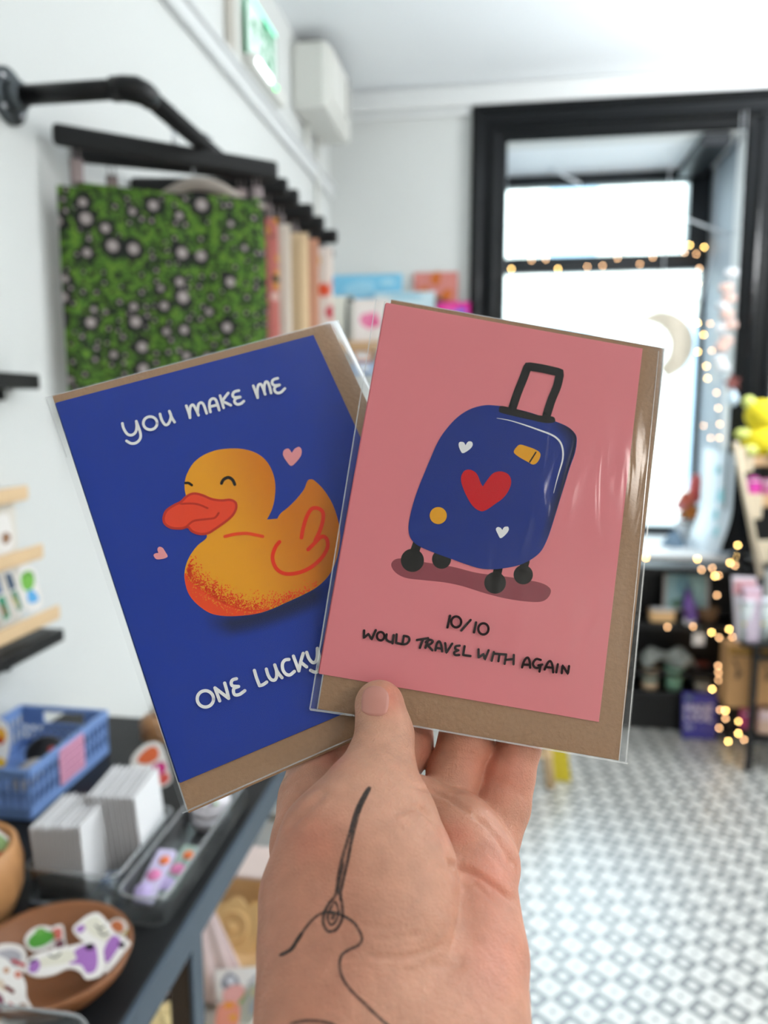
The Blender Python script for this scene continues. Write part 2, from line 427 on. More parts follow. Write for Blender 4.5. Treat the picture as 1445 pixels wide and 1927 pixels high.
class Art:
    """Printed shapes on one card, traced in photo pixels and laid on the paper as ink films."""
    def __init__(s, card, mb, ox=0, oy=0, sc=1.0): s.c = card; s.mb = mb; s.z = 0.00002; s.o(ox, oy, sc)
    def o(s, ox, oy, sc): s.ox, s.oy, s.sc = ox, oy, sc; return s
    def P(s, p): return s.c.uv(s.ox+p[0]/s.sc, s.oy+p[1]/s.sc)
    def up(s): s.z += 0.000022
    def poly(s, pts, col, k=6, smooth=True):
        pp = smooth_path(pts, k, True) if smooth else pts
        q = [s.P(p) for p in pp]
        tri = tessellate_polygon([[Vector((x, y, 0)) for x, y in q]])
        fs = []
        for a, b, c in tri:
            ar = (q[b][0]-q[a][0])*(q[c][1]-q[a][1]) - (q[c][0]-q[a][0])*(q[b][1]-q[a][1])
            fs.append((a, b, c) if ar > 0 else (a, c, b))
        s.mb.add([(x, y, s.z) for x, y in q], fs, False, [col]*len(q)); s.up()
    def disc(s, cx, cy, rx, col, ry=None, n=28, lift=True):
        ry = ry or rx
        q = [s.P((cx+rx*math.cos(2*PI*i/n), cy-ry*math.sin(2*PI*i/n))) for i in range(n)]
        s.mb.add([(x, y, s.z) for x, y in q], [tuple(range(n))], False, [col]*n)
        if lift: s.up()
    def stroke(s, pts, w, col, k=6, taper=False):
        pp = smooth_path(pts, k) if len(pts) > 2 else pts
        n = len(pp); vs = []
        for i, p in enumerate(pp):
            a = pp[max(i-1, 0)]; b = pp[min(i+1, n-1)]; dx, dy = b[0]-a[0], b[1]-a[1]; L = math.hypot(dx, dy) or 1
            f = 1.0 if not taper else max(0.12, math.sin(PI*(0.06+0.88*i/(n-1))))
            h = w/2*f
            vs += [(p[0]-dy/L*h, p[1]+dx/L*h), (p[0]+dy/L*h, p[1]-dx/L*h)]
        q = [s.P(p) for p in vs]
        s.mb.add([(x, y, s.z) for x, y in q], [(2*i, 2*i+2, 2*i+3, 2*i+1) for i in range(n-1)], False, [col]*len(q))
        if not taper:
            for e in (0, -1): s.disc(pp[e][0], pp[e][1], w/2, col, n=14, lift=False)
        s.up()
    def ring(s, cx, cy, rx, ry, w, col):
        pts = [(cx+rx*math.cos(2*PI*i/24), cy+ry*math.sin(2*PI*i/24)) for i in range(25)]
        s.stroke(pts, w, col, 2)

def paper_slab(mb, l, r, b, t, z0, z1, col, fold=0.0):
    mb.col = col
    mb.box(((l+r)/2, (b+t)/2, (z0+z1)/2), (r-l, t-b, z1-z0), 0, 0.0001)

kraft = mat('kraft_paper', (168, 132, 100), 0.75, var=0.13, scale=900, bump=0.25, bscale=500)
card_print = ink_material('printed_card', 0.5)
sleeve_film = bpy.data.materials.new('cellophane'); sleeve_film.use_nodes = True
def _cello():
    nt = sleeve_film.node_tree; n = nt.nodes; n.remove(n['Principled BSDF']); L = nt.links.new
    tr = n.new('ShaderNodeBsdfTransparent'); tr.inputs[0].default_value = (0.985, 0.985, 0.985, 1)
    gl = n.new('ShaderNodeBsdfGlossy'); gl.inputs['Roughness'].default_value = 0.11
    fr = n.new('ShaderNodeFresnel'); fr.inputs[0].default_value = 1.42
    mu = n.new('ShaderNodeMath'); mu.operation = 'MULTIPLY'; mu.inputs[1].default_value = 0.95; mu.use_clamp = True
    L(fr.outputs[0], mu.inputs[0])
    tc = n.new('ShaderNodeTexCoord'); mp = n.new('ShaderNodeMapping'); mp.inputs['Scale'].default_value = (95, 16, 10)
    nz = n.new('ShaderNodeTexNoise'); nz.inputs['Scale'].default_value = 1.0; nz.inputs['Detail'].default_value = 2; nz.inputs['Distortion'].default_value = 1.2
    L(tc.outputs['Object'], mp.inputs[0]); L(mp.outputs[0], nz.inputs['Vector'])
    bp = n.new('ShaderNodeBump'); bp.inputs['Strength'].default_value = 0.3; bp.inputs['Distance'].default_value = 0.0016
    L(nz.outputs[0], bp.inputs['Height']); L(bp.outputs[0], gl.inputs['Normal'])
    mx = n.new('ShaderNodeMixShader'); L(mu.outputs[0], mx.inputs[0]); L(tr.outputs[0], mx.inputs[1]); L(gl.outputs[0], mx.inputs[2])
    L(mx.outputs[0], n['Material Output'].inputs[0])
_cello()
seam_film = film('cellophane_seam', (0.97, 0.97, 0.97), 0.10, 0.12, 0.05)
weld_film = film('cellophane_weld', (0.99, 0.99, 0.99), 0.32, 0.15, 0.22)

def sleeve(root, card, quad_px, zf, zb, seed, seams):
    """Clear bag: front and back film with soft waves, welded side seams and a folded bottom edge."""
    q = [card.uv(*p) for p in quad_px]      # TL TR BR BL
    rnd = random.Random(seed)
    mb = MB()
    def lerp2(u, v):
        a = (q[0][0]*(1-u)+q[1][0]*u, q[0][1]*(1-u)+q[1][1]*u); b = (q[3][0]*(1-u)+q[2][0]*u, q[3][1]*(1-u)+q[2][1]*u)
        return a[0]*(1-v)+b[0]*v, a[1]*(1-v)+b[1]*v
    zm = (zf+zb)/2
    def bulge(u, v): return min(1.0, min(u, 1-u)*16)**0.6*min(1.0, min(v+0.03, 1.02-v)*25)**0.6
    def front(u, v):
        x, y = lerp2(u, v); w = noise.noise(Vector((x*70+seed, y*13, seed)))*0.00022 + noise.noise(Vector((x*30, y*30, seed+4)))*0.0002
        return (x, y, zm + (zf-zm+w+0.0003)*bulge(u, v))
    def back(u, v):
        x, y = lerp2(u, v); return (x, y, zm + (zb-zm)*bulge(u, v))
    mb.grid(front, 64, 84)
    mb.grid(lambda u, v: back(1-u, v), 24, 30)
    s = obj('clear_sleeve', mb, sleeve_film, root)
    sm = MB()
    for (a, b, w) in seams:                 # px polyline, width in metres
        pa, pb = Vector(card.uv(*a)), Vector(card.uv(*b)); d = (pb-pa).normalized(); nrm = Vector((-d.y, d.x))*w/2
        vs = [(*(pa+nrm), zm+0.00015), (*(pb+nrm), zm+0.00015), (*(pb-nrm), zm+0.00015), (*(pa-nrm), zm+0.00015)]
        sm.add(vs, [(0, 3, 2, 1)])
    obj('seam', sm, weld_film, s)
    return s

WHITE = ink(222, 208, 206)
def build_duck_card():
    K = DUCK
    root = thing('greeting_card', 'blue greeting card with a yellow rubber duck held behind the pink suitcase card', 'greeting card', M=K.M, group='greeting cards held in the hand')
    mb = MB(); mb.box((0.0045, -0.0030, -0.00085), (0.1145*K.k, 0.1615*K.k, 0.0005), 0, 0.00015)
    mb.v = [(x, y, z) for x, y, z in mb.v]
    # flap edge of the envelope along its top, folded over the back
    mb.prism([(-0.054, 0.074), (0.064, 0.074), (0.03, 0.03), (-0.02, 0.03)], 0.0002, Matrix.Translation((0, 0, -0.0014)))
    obj('kraft_envelope', mb, kraft, root, label='brown kraft paper envelope behind the card')
    h, w = 0.148*K.k/2, 0.105*K.k/2
    mb = MB(); paper_slab(mb, -w, w, -h, h, -0.0005, 0.0, ink(19, 46, 130))
    mb.col = ink(20, 38, 96); mb.tube([(-w, -h+0.0004, -0.0004), (-w, h-0.0004, -0.0004)], 0.0004, 8)
    A = Art(K, mb)
    # printed drop shade under the duck: a soft dark band in the blue ink
    A.o(280, 820, 3.803)
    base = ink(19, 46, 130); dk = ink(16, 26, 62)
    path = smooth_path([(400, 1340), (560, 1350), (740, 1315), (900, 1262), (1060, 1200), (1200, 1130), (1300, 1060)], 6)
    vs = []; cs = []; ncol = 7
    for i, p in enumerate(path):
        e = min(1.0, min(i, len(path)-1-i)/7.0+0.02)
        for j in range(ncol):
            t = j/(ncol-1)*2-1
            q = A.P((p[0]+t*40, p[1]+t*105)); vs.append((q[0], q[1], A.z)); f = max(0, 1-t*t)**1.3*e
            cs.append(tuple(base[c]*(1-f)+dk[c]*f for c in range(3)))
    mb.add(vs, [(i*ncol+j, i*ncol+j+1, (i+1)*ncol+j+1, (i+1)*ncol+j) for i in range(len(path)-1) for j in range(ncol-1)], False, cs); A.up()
    body = [(258,330),(275,270),(320,195),(390,140),(480,105),(580,92),(680,97),(770,125),(840,180),(885,260),(905,350),(900,450),(880,530),(845,600),(845,600),(880,597),(920,593),(920,593),(945,555),(1000,510),(1060,450),(1110,385),(1135,325),(1160,312),(1190,325),(1250,385),(1310,480),(1350,590),(1368,690),(1362,800),(1330,920),(1280,1010),(1200,1085),(1100,1140),(980,1195),(880,1240),(780,1272),(660,1288),(540,1290),(440,1270),(350,1210),(290,1140),(262,1060),(255,990),(268,920),(300,850),(350,785),(410,735),(413,700),(400,640),(300,520),(270,440),(258,390)]
    outline = smooth_path(body, 6, True)
    YEL, ORA = ink(205, 138, 20), ink(186, 104, 8)
    q = [A.P(p) for p in outline]
    tri = tessellate_polygon([[Vector((x, y, 0)) for x, y in q]])
    fs = []
    for a, b, c in tri:
        ar = (q[b][0]-q[a][0])*(q[c][1]-q[a][1]) - (q[c][0]-q[a][0])*(q[b][1]-q[a][1]); fs.append((a, b, c) if ar > 0 else (a, c, b))
    # finer fan so the two-tone orange print grades across the body
    bm = bmesh.new(); bv = [bm.verts.new((x, y, A.z)) for x, y in q]
    for f in fs:
        try: bm.faces.new([bv[i] for i in f])
        except ValueError: pass
    for _ in range(3): bmesh.ops.subdivide_edges(bm, edges=[e for e in bm.edges if e.calc_length() > 0.004], cuts=1, use_grid_fill=True)
    bmesh.ops.triangulate(bm, faces=bm.faces); bm.verts.index_update()
    ax, bx = A.P((480, 700))[0], A.P((1050, 500))[0]
    vs = []; cs = []
    for v in bm.verts:
        t = min(1, max(0, (v.co.x-ax)/(bx-ax))); t = t*t*(3-2*t)
        vs.append(tuple(v.co)); cs.append(tuple(YEL[c]*(1-t)+ORA[c]*t for c in range(3)))
    mb.add(vs, [[v.index for v in f.verts] for f in bm.faces], False, cs); bm.free(); A.up()
    RED, DRED = ink(217, 62, 18), ink(205, 44, 8)
    cres = [(257,985),(262,1060),(290,1140),(350,1210),(440,1270),(540,1290),(660,1288),(780,1272),(880,1240),(880,1240),(800,1243),(720,1246),(620,1222),(540,1195),(460,1150),(380,1105),(310,1050),(275,1005),(275,1005)]
    A.poly(cres, RED)
    rnd = random.Random(3)
    def inside(x, y):
        c = False
        for (x0, y0), (x1, y1) in zip(outline, outline[1:]+outline[:1]):
            if (y0 > y) != (y1 > y) and x < (x1-x0)*(y-y0)/(y1-y0)+x0: c = not c
        return c
    edge = smooth_path([(270,960),(300,1030),(380,1095),(460,1145),(540,1190),(620,1215),(720,1240),(850,1235),(980,1185),(1100,1130),(1200,1075)], 40)
    for i in range(2200):
        t = rnd.random()**1.05; p = edge[int(t*(len(edge)-1))]; d = abs(rnd.gauss(0, 1))*(52 if t < 0.75 else 34)
        x, y = p[0]+rnd.uniform(-8, 8)+d*0.35*(1 if t < .3 else .1), p[1]-d+14
        if t > 0.78 and rnd.random() < (t-0.78)*3.6: continue
        if not (inside(x, y+5) and inside(x-4, y)): continue
        A.disc(x, y, rnd.uniform(2.4, 5.2), DRED if rnd.random() < .5 else RED, n=6, lift=False)
    A.up()
    for i in range(130):
        t = rnd.random()*0.7; p = edge[int(t*(len(edge)-1))]; d = abs(rnd.gauss(0, 1))*26
        x, y = p[0]+rnd.uniform(-8, 8), (p[1]+d+18 if t > .12 else p[1]+d*.5)
        if inside(x, y+6): A.disc(x, y, rnd.uniform(1.8, 3.6), YEL, n=6, lift=False)
    A.up()
    wing = ink(204, 42, 10)
    A.stroke([(935,760),(905,800),(885,870),(905,940),(950,980),(1010,990),(1090,975),(1170,935),(1240,870),(1278,800),(1275,745),(1250,722),(1225,730),(1190,765),(1140,815)], 27, wing)
    A.stroke([(1092,730),(1105,660),(1130,580),(1165,525),(1210,520),(1245,550),(1245,610),(1220,690),(1190,750)], 27, wing)
    A.stroke([(545,722),(620,705),(700,700),(760,710),(815,722)], 23, ink(212, 60, 18))
    BLK = ink(20, 16, 14)
    A.stroke([(520,342),(535,315),(570,300),(600,318),(615,350)], 22, BLK)
    A.stroke([(262,340),(285,340),(308,355)], 18, BLK)
    beak = [(105,590),(125,540),(180,500),(230,475),(280,430),(330,415),(390,430),(450,455),(520,465),(580,460),(620,480),(625,520),(600,570),(550,615),(480,665),(420,700),(360,703),(310,685),(280,655),(230,665),(160,660),(115,630)]
    A.poly(beak, ink(222, 60, 30)); OUT = ink(168, 38, 20)
    A.stroke(beak + [beak[0]], 17, OUT)
    A.stroke([(268,655),(320,612),(400,600),(470,590),(500,555)], 15, OUT)
    A.stroke([(232,490),(300,487),(360,495),(420,520)], 14, OUT)
    HP = ink(226, 132, 134)
    A.poly([(1018,218),(985,185),(960,140),(968,105),(1000,95),(1022,125),(1022,125),(1045,95),(1075,82),(1093,105),(1088,145),(1055,190)], HP)
    A.poly([(35,860),(45,845),(70,840),(70,840),(62,815),(75,797),(100,805),(120,835),(135,862),(125,875),(90,885),(55,885)], HP)
    A.o(220, 700, 4.25); W = 22
    for st in ([(45,415),(55,455),(85,500),(120,508),(150,485),(160,440),(156,398)], [(156,398),(175,450),(190,500),(185,540),(155,570),(115,575),(78,555)],
               [(345,340),(358,385),(385,425),(410,420),(428,385),(432,350),(420,318)], [(420,318),(440,370),(462,405)],
               [(555,275),(575,330),(585,370)], [(585,370),(583,320),(590,280),(608,268),(625,290),(653,350)], [(645,330),(648,290),(655,262),(675,250),(695,270),(718,335)],
               [(748,325),(740,280),(745,235),(768,218),(790,228),(805,265),(818,310)], [(748,282),(800,270)],
               [(825,195),(840,245),(853,292)], [(890,175),(862,210),(840,245)], [(840,245),(870,252),(910,272)],
               [(975,155),(940,165),(925,190),(940,210),(985,206)], [(985,208),(950,220),(940,245),(960,265),(990,260),(1015,240)],
               [(1090,118),(1110,170),(1125,212)], [(1125,212),(1122,160),(1130,115),(1150,105),(1165,130),(1185,185)], [(1178,165),(1178,120),(1188,88),(1205,90),(1220,125),(1232,175)],
               [(1285,58),(1250,70),(1240,95),(1258,115),(1300,111)], [(1300,112),(1265,128),(1260,155),(1280,175),(1310,170),(1342,140)]):
        A.stroke(st, W, WHITE)
    A.ring(268, 417, 55, 52, W, WHITE)
    A.o(350, 1200, 5.352); W = 33
    A.ring(196, 620, 82, 82, W, WHITE)
    for st in ([(340,640),(318,580),(292,510)], [(292,510),(360,562),(430,615)], [(430,615),(415,550),(390,462)],
               [(508,418),(470,430),(455,460),(470,490),(530,496)], [(525,498),(485,515),(478,550),(495,580),(540,575),(592,538)],
               [(688,335),(710,410),(740,488)], [(740,488),(775,478),(812,452)],
               [(808,322),(825,380),(855,425),(890,432),(910,400),(910,340),(892,280)], [(892,280),(920,350),(965,408)],
               [(1035,225),(995,232),(970,270),(975,330),(1005,372),(1045,380),(1090,345)],
               [(1080,192),(1105,260),(1135,340)], [(1178,165),(1155,240),(1135,335)], [(1152,250),(1180,275),(1212,300)],
               [(1213,155),(1235,215),(1270,255),(1300,250),(1318,200),(1320,115)], [(1320,115),(1340,200),(1345,290),(1325,345),(1290,352),(1252,335)]):
        A.stroke(st, W, WHITE)
    obj('printed_card', mb, card_print, root, label='deep blue printed card front with white lettering and a yellow duck')
    tl, tr, bl = (84, 748), (636, 602), (343, 1530)
    u = Vector(K.uv(*tr)) - Vector(K.uv(*tl)); bl_l = Vector(K.uv(*bl)); br_l = bl_l + u
    br_w = K.M @ Vector((br_l.x, br_l.y, 0)); v = CAM_M.inverted() @ br_w; br = (CX+FP*v.x/-v.z, CY-FP*v.y/-v.z)
    sleeve(root, K, [tl, tr, br, bl], 0.0007, -0.0016, 2,
           [((104, 760), (353, 1528), 0.0005), ((87, 750), (125, 860), 0.0006), (tl, tr, 0.0004), (bl, br, 0.0005), ((622, 606), (700, 740), 0.0006), (tr, br, 0.0005)])
    return root

def build_pink_card():
    K = PINK
    root = thing('greeting_card', 'pink greeting card with a blue suitcase pinched in front by the thumb', 'greeting card', M=K.M, group='greeting cards held in the hand')
    mb = MB(); mb.box((0.0055*K.k, -0.0052*K.k, -0.00085), (0.1125*K.k, 0.1625*K.k, 0.0005), 0, 0.00015)
    mb.prism([(-0.048, 0.07), (0.057, 0.07), (0.03, 0.03), (-0.02, 0.03)], 0.0002, Matrix.Translation((0, 0, -0.0014)))
    obj('kraft_envelope', mb, kraft, root, label='brown kraft paper envelope behind the pink card')
    h, w = 0.148*K.k/2, 0.105*K.k/2
    PK = ink(196, 112, 118)
    mb = MB(); paper_slab(mb, -w, w, -h, h, -0.0005, 0.0, PK)
    mb.col = ink(176, 92, 100); mb.tube([(-w, -h+0.0004, -0.0004), (-w, h-0.0004, -0.0004)], 0.0004, 8)
    A = Art(K, mb, 720, 660, 3.6125)
    A.poly([(58,1460),(75,1425),(120,1412),(200,1425),(330,1445),(480,1470),(640,1510),(800,1530),(960,1555),(1080,1580),(1140,1620),(1130,1670),(1080,1705),(980,1705),(840,1685),(700,1650),(540,1600),(420,1575),(280,1560),(160,1545),(90,1510)], ink(124, 58, 66))
    BLK = ink(22, 20, 18)
    for (x, y, r) in ((202,1425,79), (400,1418,65), (764,1578,74), (955,1523,66)): A.disc(x, y, r, BLK)
    for st, w_ in (([(240,1300),(215,1370)], 62), ([(400,1370),(400,1400)], 70), ([(785,1480),(772,1540)], 60), ([(970,1430),(950,1500)], 58)): A.stroke(st, w_, BLK)
    body = [(690,372),(780,375),(850,385),(960,410),(1060,440),(1170,480),(1260,520),(1310,570),(1318,620),(1305,700),(1270,800),(1230,930),(1190,1060),(1150,1190),(1115,1290),(1070,1370),(1000,1425),(920,1460),(830,1478),(750,1487),(660,1480),(560,1450),(450,1410),(340,1370),(240,1325),(190,1275),(175,1210),(185,1130),(210,1030),(240,940),(280,840),(330,720),(370,630),(420,550),(500,460),(590,400)]
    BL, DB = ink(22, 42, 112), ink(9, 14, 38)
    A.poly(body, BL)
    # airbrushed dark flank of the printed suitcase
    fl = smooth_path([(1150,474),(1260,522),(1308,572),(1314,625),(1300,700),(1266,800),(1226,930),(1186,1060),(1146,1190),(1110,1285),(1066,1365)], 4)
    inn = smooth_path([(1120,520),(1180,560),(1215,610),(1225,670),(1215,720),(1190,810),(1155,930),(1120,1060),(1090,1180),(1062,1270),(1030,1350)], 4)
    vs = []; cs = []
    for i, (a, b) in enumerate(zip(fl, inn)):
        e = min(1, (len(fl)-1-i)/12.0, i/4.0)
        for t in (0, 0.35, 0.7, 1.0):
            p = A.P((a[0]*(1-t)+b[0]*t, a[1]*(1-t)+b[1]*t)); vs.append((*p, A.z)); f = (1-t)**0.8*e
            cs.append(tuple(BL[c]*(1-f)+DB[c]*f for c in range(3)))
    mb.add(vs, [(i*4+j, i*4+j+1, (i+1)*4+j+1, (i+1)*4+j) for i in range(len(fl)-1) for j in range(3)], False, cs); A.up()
    A.poly([(790,400),(800,378),(850,384),(960,412),(1060,440),(1150,448),(1170,465),(1165,488),(1100,492),(1000,470),(900,448),(800,422)], BLK, 4)
    A.stroke([(880,395),(915,290),(955,190),(985,108),(985,108),(1080,122),(1205,150),(1205,150),(1185,240),(1145,340),(1112,445)], 57, BLK, 5)
    A.stroke([(775,460),(860,475),(960,505),(1060,540),(1150,575),(1200,615),(1222,670),(1222,740),(1200,820),(1180,890),(1160,970)], 12, ink(214, 204, 214), taper=True)
    YEL = ink(200, 140, 28)
    A.poly([(890,690),(910,655),(935,640),(980,652),(1030,670),(1065,692),(1070,720),(1050,760),(1020,775),(985,757),(920,720)], YEL)
    A.stroke([(1040,692),(998,758)], 10, BLK)
    A.poly([(660,1090),(610,1055),(565,980),(535,900),(535,850),(560,815),(600,812),(640,840),(665,900),(680,925),(680,925),(710,880),(750,835),(800,822),(850,840),(872,885),(860,940),(820,1000),(760,1045),(700,1085)], ink(176, 18, 26))
    A.poly([(545,698),(525,675),(515,640),(525,622),(550,625),(562,645),(562,645),(580,620),(605,622),(610,645),(590,672)], WHITE)
    A.poly([(800,1275),(780,1245),(768,1215),(780,1200),(800,1205),(812,1220),(812,1220),(825,1200),(850,1198),(855,1220),(835,1250)], WHITE)
    A.disc(377, 1122, 58, YEL)
    A.o(670, 1140, 3.44); W = 15.5; T = ink(30, 16, 18)
    for st in ([(607,65),(590,140)], [(740,92),(680,160)], [(775,108),(762,172)],
               [(52,160),(50,208),(50,208),(80,182),(80,182),(100,218),(100,218),(127,158)],
               [(197,185),(195,215),(215,232),(235,230),(243,190)], [(243,190),(235,243)], [(262,185),(258,240),(258,240),(295,248)],
               [(308,195),(300,245)], [(308,195),(338,202),(343,225),(325,246),(300,248)],
               [(393,222),(465,210)], [(432,218),(412,272)], [(465,222),(448,272)], [(450,235),(475,220),(495,230),(480,248),(460,252)], [(460,252),(492,288)],
               [(512,288),(520,250),(535,230),(548,250),(555,295)], [(518,272),(552,278)], [(575,242),(582,305),(582,305),(620,245)],
               [(668,258),(645,262),(640,278),(660,288)], [(655,290),(633,302),(640,318),(665,318)], [(700,262),(690,318),(690,318),(738,325)],
               [(790,282),(790,335),(790,335),(822,312),(822,312),(830,348),(830,348),(855,288)], [(888,300),(875,355)], [(895,310),(960,315)], [(925,315),(918,358)],
               [(968,315),(958,375)], [(1017,318),(1015,378)], [(962,350),(1012,345)],
               [(1070,398),(1085,355),(1105,335),(1118,355),(1122,400)], [(1080,380),(1120,382)],
               [(1190,350),(1160,345),(1140,375),(1155,400),(1185,400)], [(1175,385),(1200,380)], [(1190,385),(1182,425)],
               [(1215,412),(1235,370),(1252,358),(1265,385),(1270,430)], [(1222,395),(1268,402)], [(1300,378),(1290,430)],
               [(1325,435),(1330,385),(1330,385),(1365,440),(1365,440),(1372,390)]):
        A.stroke(st, W, T)
    A.ring(645, 105, 32, 35, W, T); A.ring(820, 150, 33, 36, W, T); A.ring(158, 197, 24, 27, W, T)
    obj('printed_card', mb, card_print, root, label='pink printed card front with black lettering and a blue suitcase')
    quad = [(708, 562), (1252, 652), (1182, 1437), (583, 1335)]
    sleeve(root, K, quad, 0.0007, -0.0016, 9,
           [((724, 566), (597, 1334), 0.0005), (quad[0], quad[3], 0.0005), ((1250, 660), (1178, 1436), 0.0005), ((583, 1335), (662, 1346), 0.0008), ((662, 1346), (1182, 1437), 0.0006), ((735, 563), (1252, 655), 0.0005), ((1240, 660), (1165, 1432), 0.0003)])
    return root
build_duck_card(); build_pink_card()
# ------------------------------------------------------------------ the hand: one skin grown from bones
HS = 0.945
def H(px, py, d, r): return (np.array(camspace(px, py, d*HS)), r*HS)
def behind(card, px, py, r, gap=0.0019):
    """A finger joint resting against the back of a held card."""
    d = card.depth(px, py) + (r*HS+gap)
    return (np.array(camspace(px, py, d)), r*HS)
CH = dict(
 thumb=[H(714,1327,.2775,.0091), H(724,1385,.2735,.0097), H(714,1442,.2645,.0116), H(690,1512,.252,.0157), H(645,1595,.243,.0200), H(611,1690,.236,.0193), H(605,1785,.226,.0180), H(603,1890,.215,.0176)],
 thenar=[H(728,1562,.250,.0170), H(735,1640,.240,.0195), H(722,1740,.230,.0205), H(700,1860,.218,.0195)],
 hypo=[H(858,1585,.272,.0160), H(868,1645,.264,.0175), H(866,1720,.253,.0190), H(866,1800,.241,.0206), H(856,1900,.226,.0210), H(840,2010,.213,.0210)],
 pads=[H(600,1512,.283,.0120), H(700,1500,.287,.0125), H(790,1528,.283,.0118), H(862,1562,.279,.0115), H(918,1622,.270,.0108)],
 centre=[H(740,1560,.280,.013), H(745,1700,.255,.016), H(740,1860,.228,.0185), H(735,2010,.214,.020)],
 indexbone=[H(588,1500,.283,.0121), H(588,1590,.268,.0140), H(620,1740,.243,.016)],
 wrist=[H(603,1890,.215,.0176), H(606,2010,.206,.0185), H(620,2250,.190,.021), H(630,2480,.176,.022)],
 wrist2=[H(840,2010,.213,.0210), H(835,2250,.195,.022), H(815,2480,.180,.022)],
 forearm=[H(735,2010,.212,.020), (np.array((-.010, -.205, -.160)), .030), (np.array((-.040, -.345, -.118)), .034)],
 wrist3=[H(735,2010,.212,.021), H(730,2250,.19,.026), H(728,2480,.176,.027)],
)
FING = dict(
 index=[H(590,1500,.286,.0118), behind(DUCK,600,1420,.0112), behind(DUCK,632,1270,.0100), behind(DUCK,655,1170,.0095), behind(DUCK,668,1105,.0085)],
 middle=[H(700,1500,.293,.0120), behind(DUCK,757,1400,.0118,.0055), behind(DUCK,770,1240,.0104,.003), behind(DUCK,778,1120,.0097,.0025), behind(DUCK,782,1050,.0086,.0025)],
 ring=[H(838,1528,.289,.0108), H(856,1460,.296,.0104), behind(PINK,876,1395,.0102,.0032), behind(PINK,896,1230,.0100), behind(PINK,902,1120,.0093), behind(PINK,905,1060,.0082)],
 pinky=[H(926,1596,.279,.0096), H(945,1515,.290,.0102), H(958,1460,.2945,.0094), behind(PINK,976,1405,.0082,.0040), behind(PINK,985,1290,.0080), behind(PINK,992,1215,.0074), behind(PINK,995,1165,.0066)],
)
def build_hand():
    h = 0.0009
    lo = np.array([-0.105, -0.385, -0.325]); hi = np.array([0.068, 0.0, -0.075])
    N = np.ceil((hi-lo)/h).astype(int)
    ax = [lo[i]+h*np.arange(N[i]) for i in range(3)]
    BIG = 0.03
    def chain(c, k):
        g = np.full(N, BIG, np.float32)
        for (a, ra), (b, rb) in zip(c[:-1], c[1:]):
            m = max(ra, rb)+0.014
            i0 = [max(0, int((min(a[i], b[i])-m-lo[i])/h)) for i in range(3)]
            i1 = [min(N[i], int((max(a[i], b[i])+m-lo[i])/h)+1) for i in range(3)]
            if any(i1[i] <= i0[i] for i in range(3)): continue
            X, Y, Z = np.meshgrid(ax[0][i0[0]:i1[0]], ax[1][i0[1]:i1[1]], ax[2][i0[2]:i1[2]], indexing='ij', sparse=True)
            ba = b-a; L = float(ba@ba)
            t = np.clip(((X-a[0])*ba[0]+(Y-a[1])*ba[1]+(Z-a[2])*ba[2])/L, 0, 1)
            d = np.sqrt((X-a[0]-t*ba[0])**2+(Y-a[1]-t*ba[1])**2+(Z-a[2]-t*ba[2])**2) - (ra+(rb-ra)*t)
            s = g[i0[0]:i1[0], i0[1]:i1[1], i0[2]:i1[2]]
            s[...] = smin(s, d.astype(np.float32), k)
        return g
    def smin(a, b, k):
        hh = np.maximum(k-np.abs(a-b), 0)/k
        return np.minimum(a, b) - hh*hh*k*0.25
    palm = chain(CH['hypo'], 0.004)
    for nme, k in (('pads', .006), ('centre', .010), ('indexbone', .007), ('wrist', .008), ('wrist2', .008), ('wrist3', .010), ('forearm', .020)):
        palm = smin(palm, chain(CH[nme], 0.004), k)
    th = smin(chain(CH['thumb'], 0.004), chain(CH['thenar'], 0.006), 0.010)
    hand = smin(palm, th, 0.0035)
    fg = None
    for nme in ('index', 'middle', 'ring', 'pinky'):
        f = chain(FING[nme], 0.003)
        fg = f if fg is None else smin(fg, f, 0.0008)
    g = smin(hand, fg, 0.0016)
    # surface nets
    s = g < 0
    c = np.zeros(tuple(N-1), np.int8)
    for i in (0, 1):
        for j in (0, 1):
            for k in (0, 1):
                c += s[i:N[0]-1+i, j:N[1]-1+j, k:N[2]-1+k].astype(np.int8)
    act = (c > 0) & (c < 8)
    idx = np.argwhere(act); M = len(idx)
    vid = np.full(act.shape, -1, np.int64); vid[tuple(idx.T)] = np.arange(M)
    acc = np.zeros((M, 3)); cnt = np.zeros(M)
    cor = [(i, j, k) for i in (0, 1) for j in (0, 1) for k in (0, 1)]
    for a in range(8):
        for b in range(a+1, 8):
            if sum(abs(cor[a][i]-cor[b][i]) for i in range(3)) != 1: continue
            ga = g[tuple((idx+cor[a]).T)]; gb = g[tuple((idx+cor[b]).T)]
            cr = (ga < 0) != (gb < 0)
            t = np.where(cr, ga/np.where(cr, ga-gb, 1), 0)
            p = np.array(cor[a])[None]*(1-t)[:, None]+np.array(cor[b])[None]*t[:, None]
            acc += p*cr[:, None]; cnt += cr
    V = lo + h*(idx + acc/cnt[:, None])
    faces = []
    for axis in range(3):
        o1, o2 = [(1, 2), (2, 0), (0, 1)][axis]
        sl = [slice(1, -1)]*3
        A = s; B = np.roll(s, -1, axis)
        e = np.argwhere(A != B)
        e = e[(e[:, axis] < N[axis]-1) & (e[:, o1] > 0) & (e[:, o2] > 0) & (e[:, o1] < N[o1]-1) & (e[:, o2] < N[o2]-1)]
        d1 = np.zeros(3, int); d1[o1] = 1; d2 = np.zeros(3, int); d2[o2] = 1
        q = np.stack([vid[tuple((e-d1-d2).T)], vid[tuple((e-d2).T)], vid[tuple(e.T)], vid[tuple((e-d1).T)]], 1)
        flip = ~A[tuple(e.T)]
        q[flip] = q[flip][:, ::-1]
        faces.append(q)
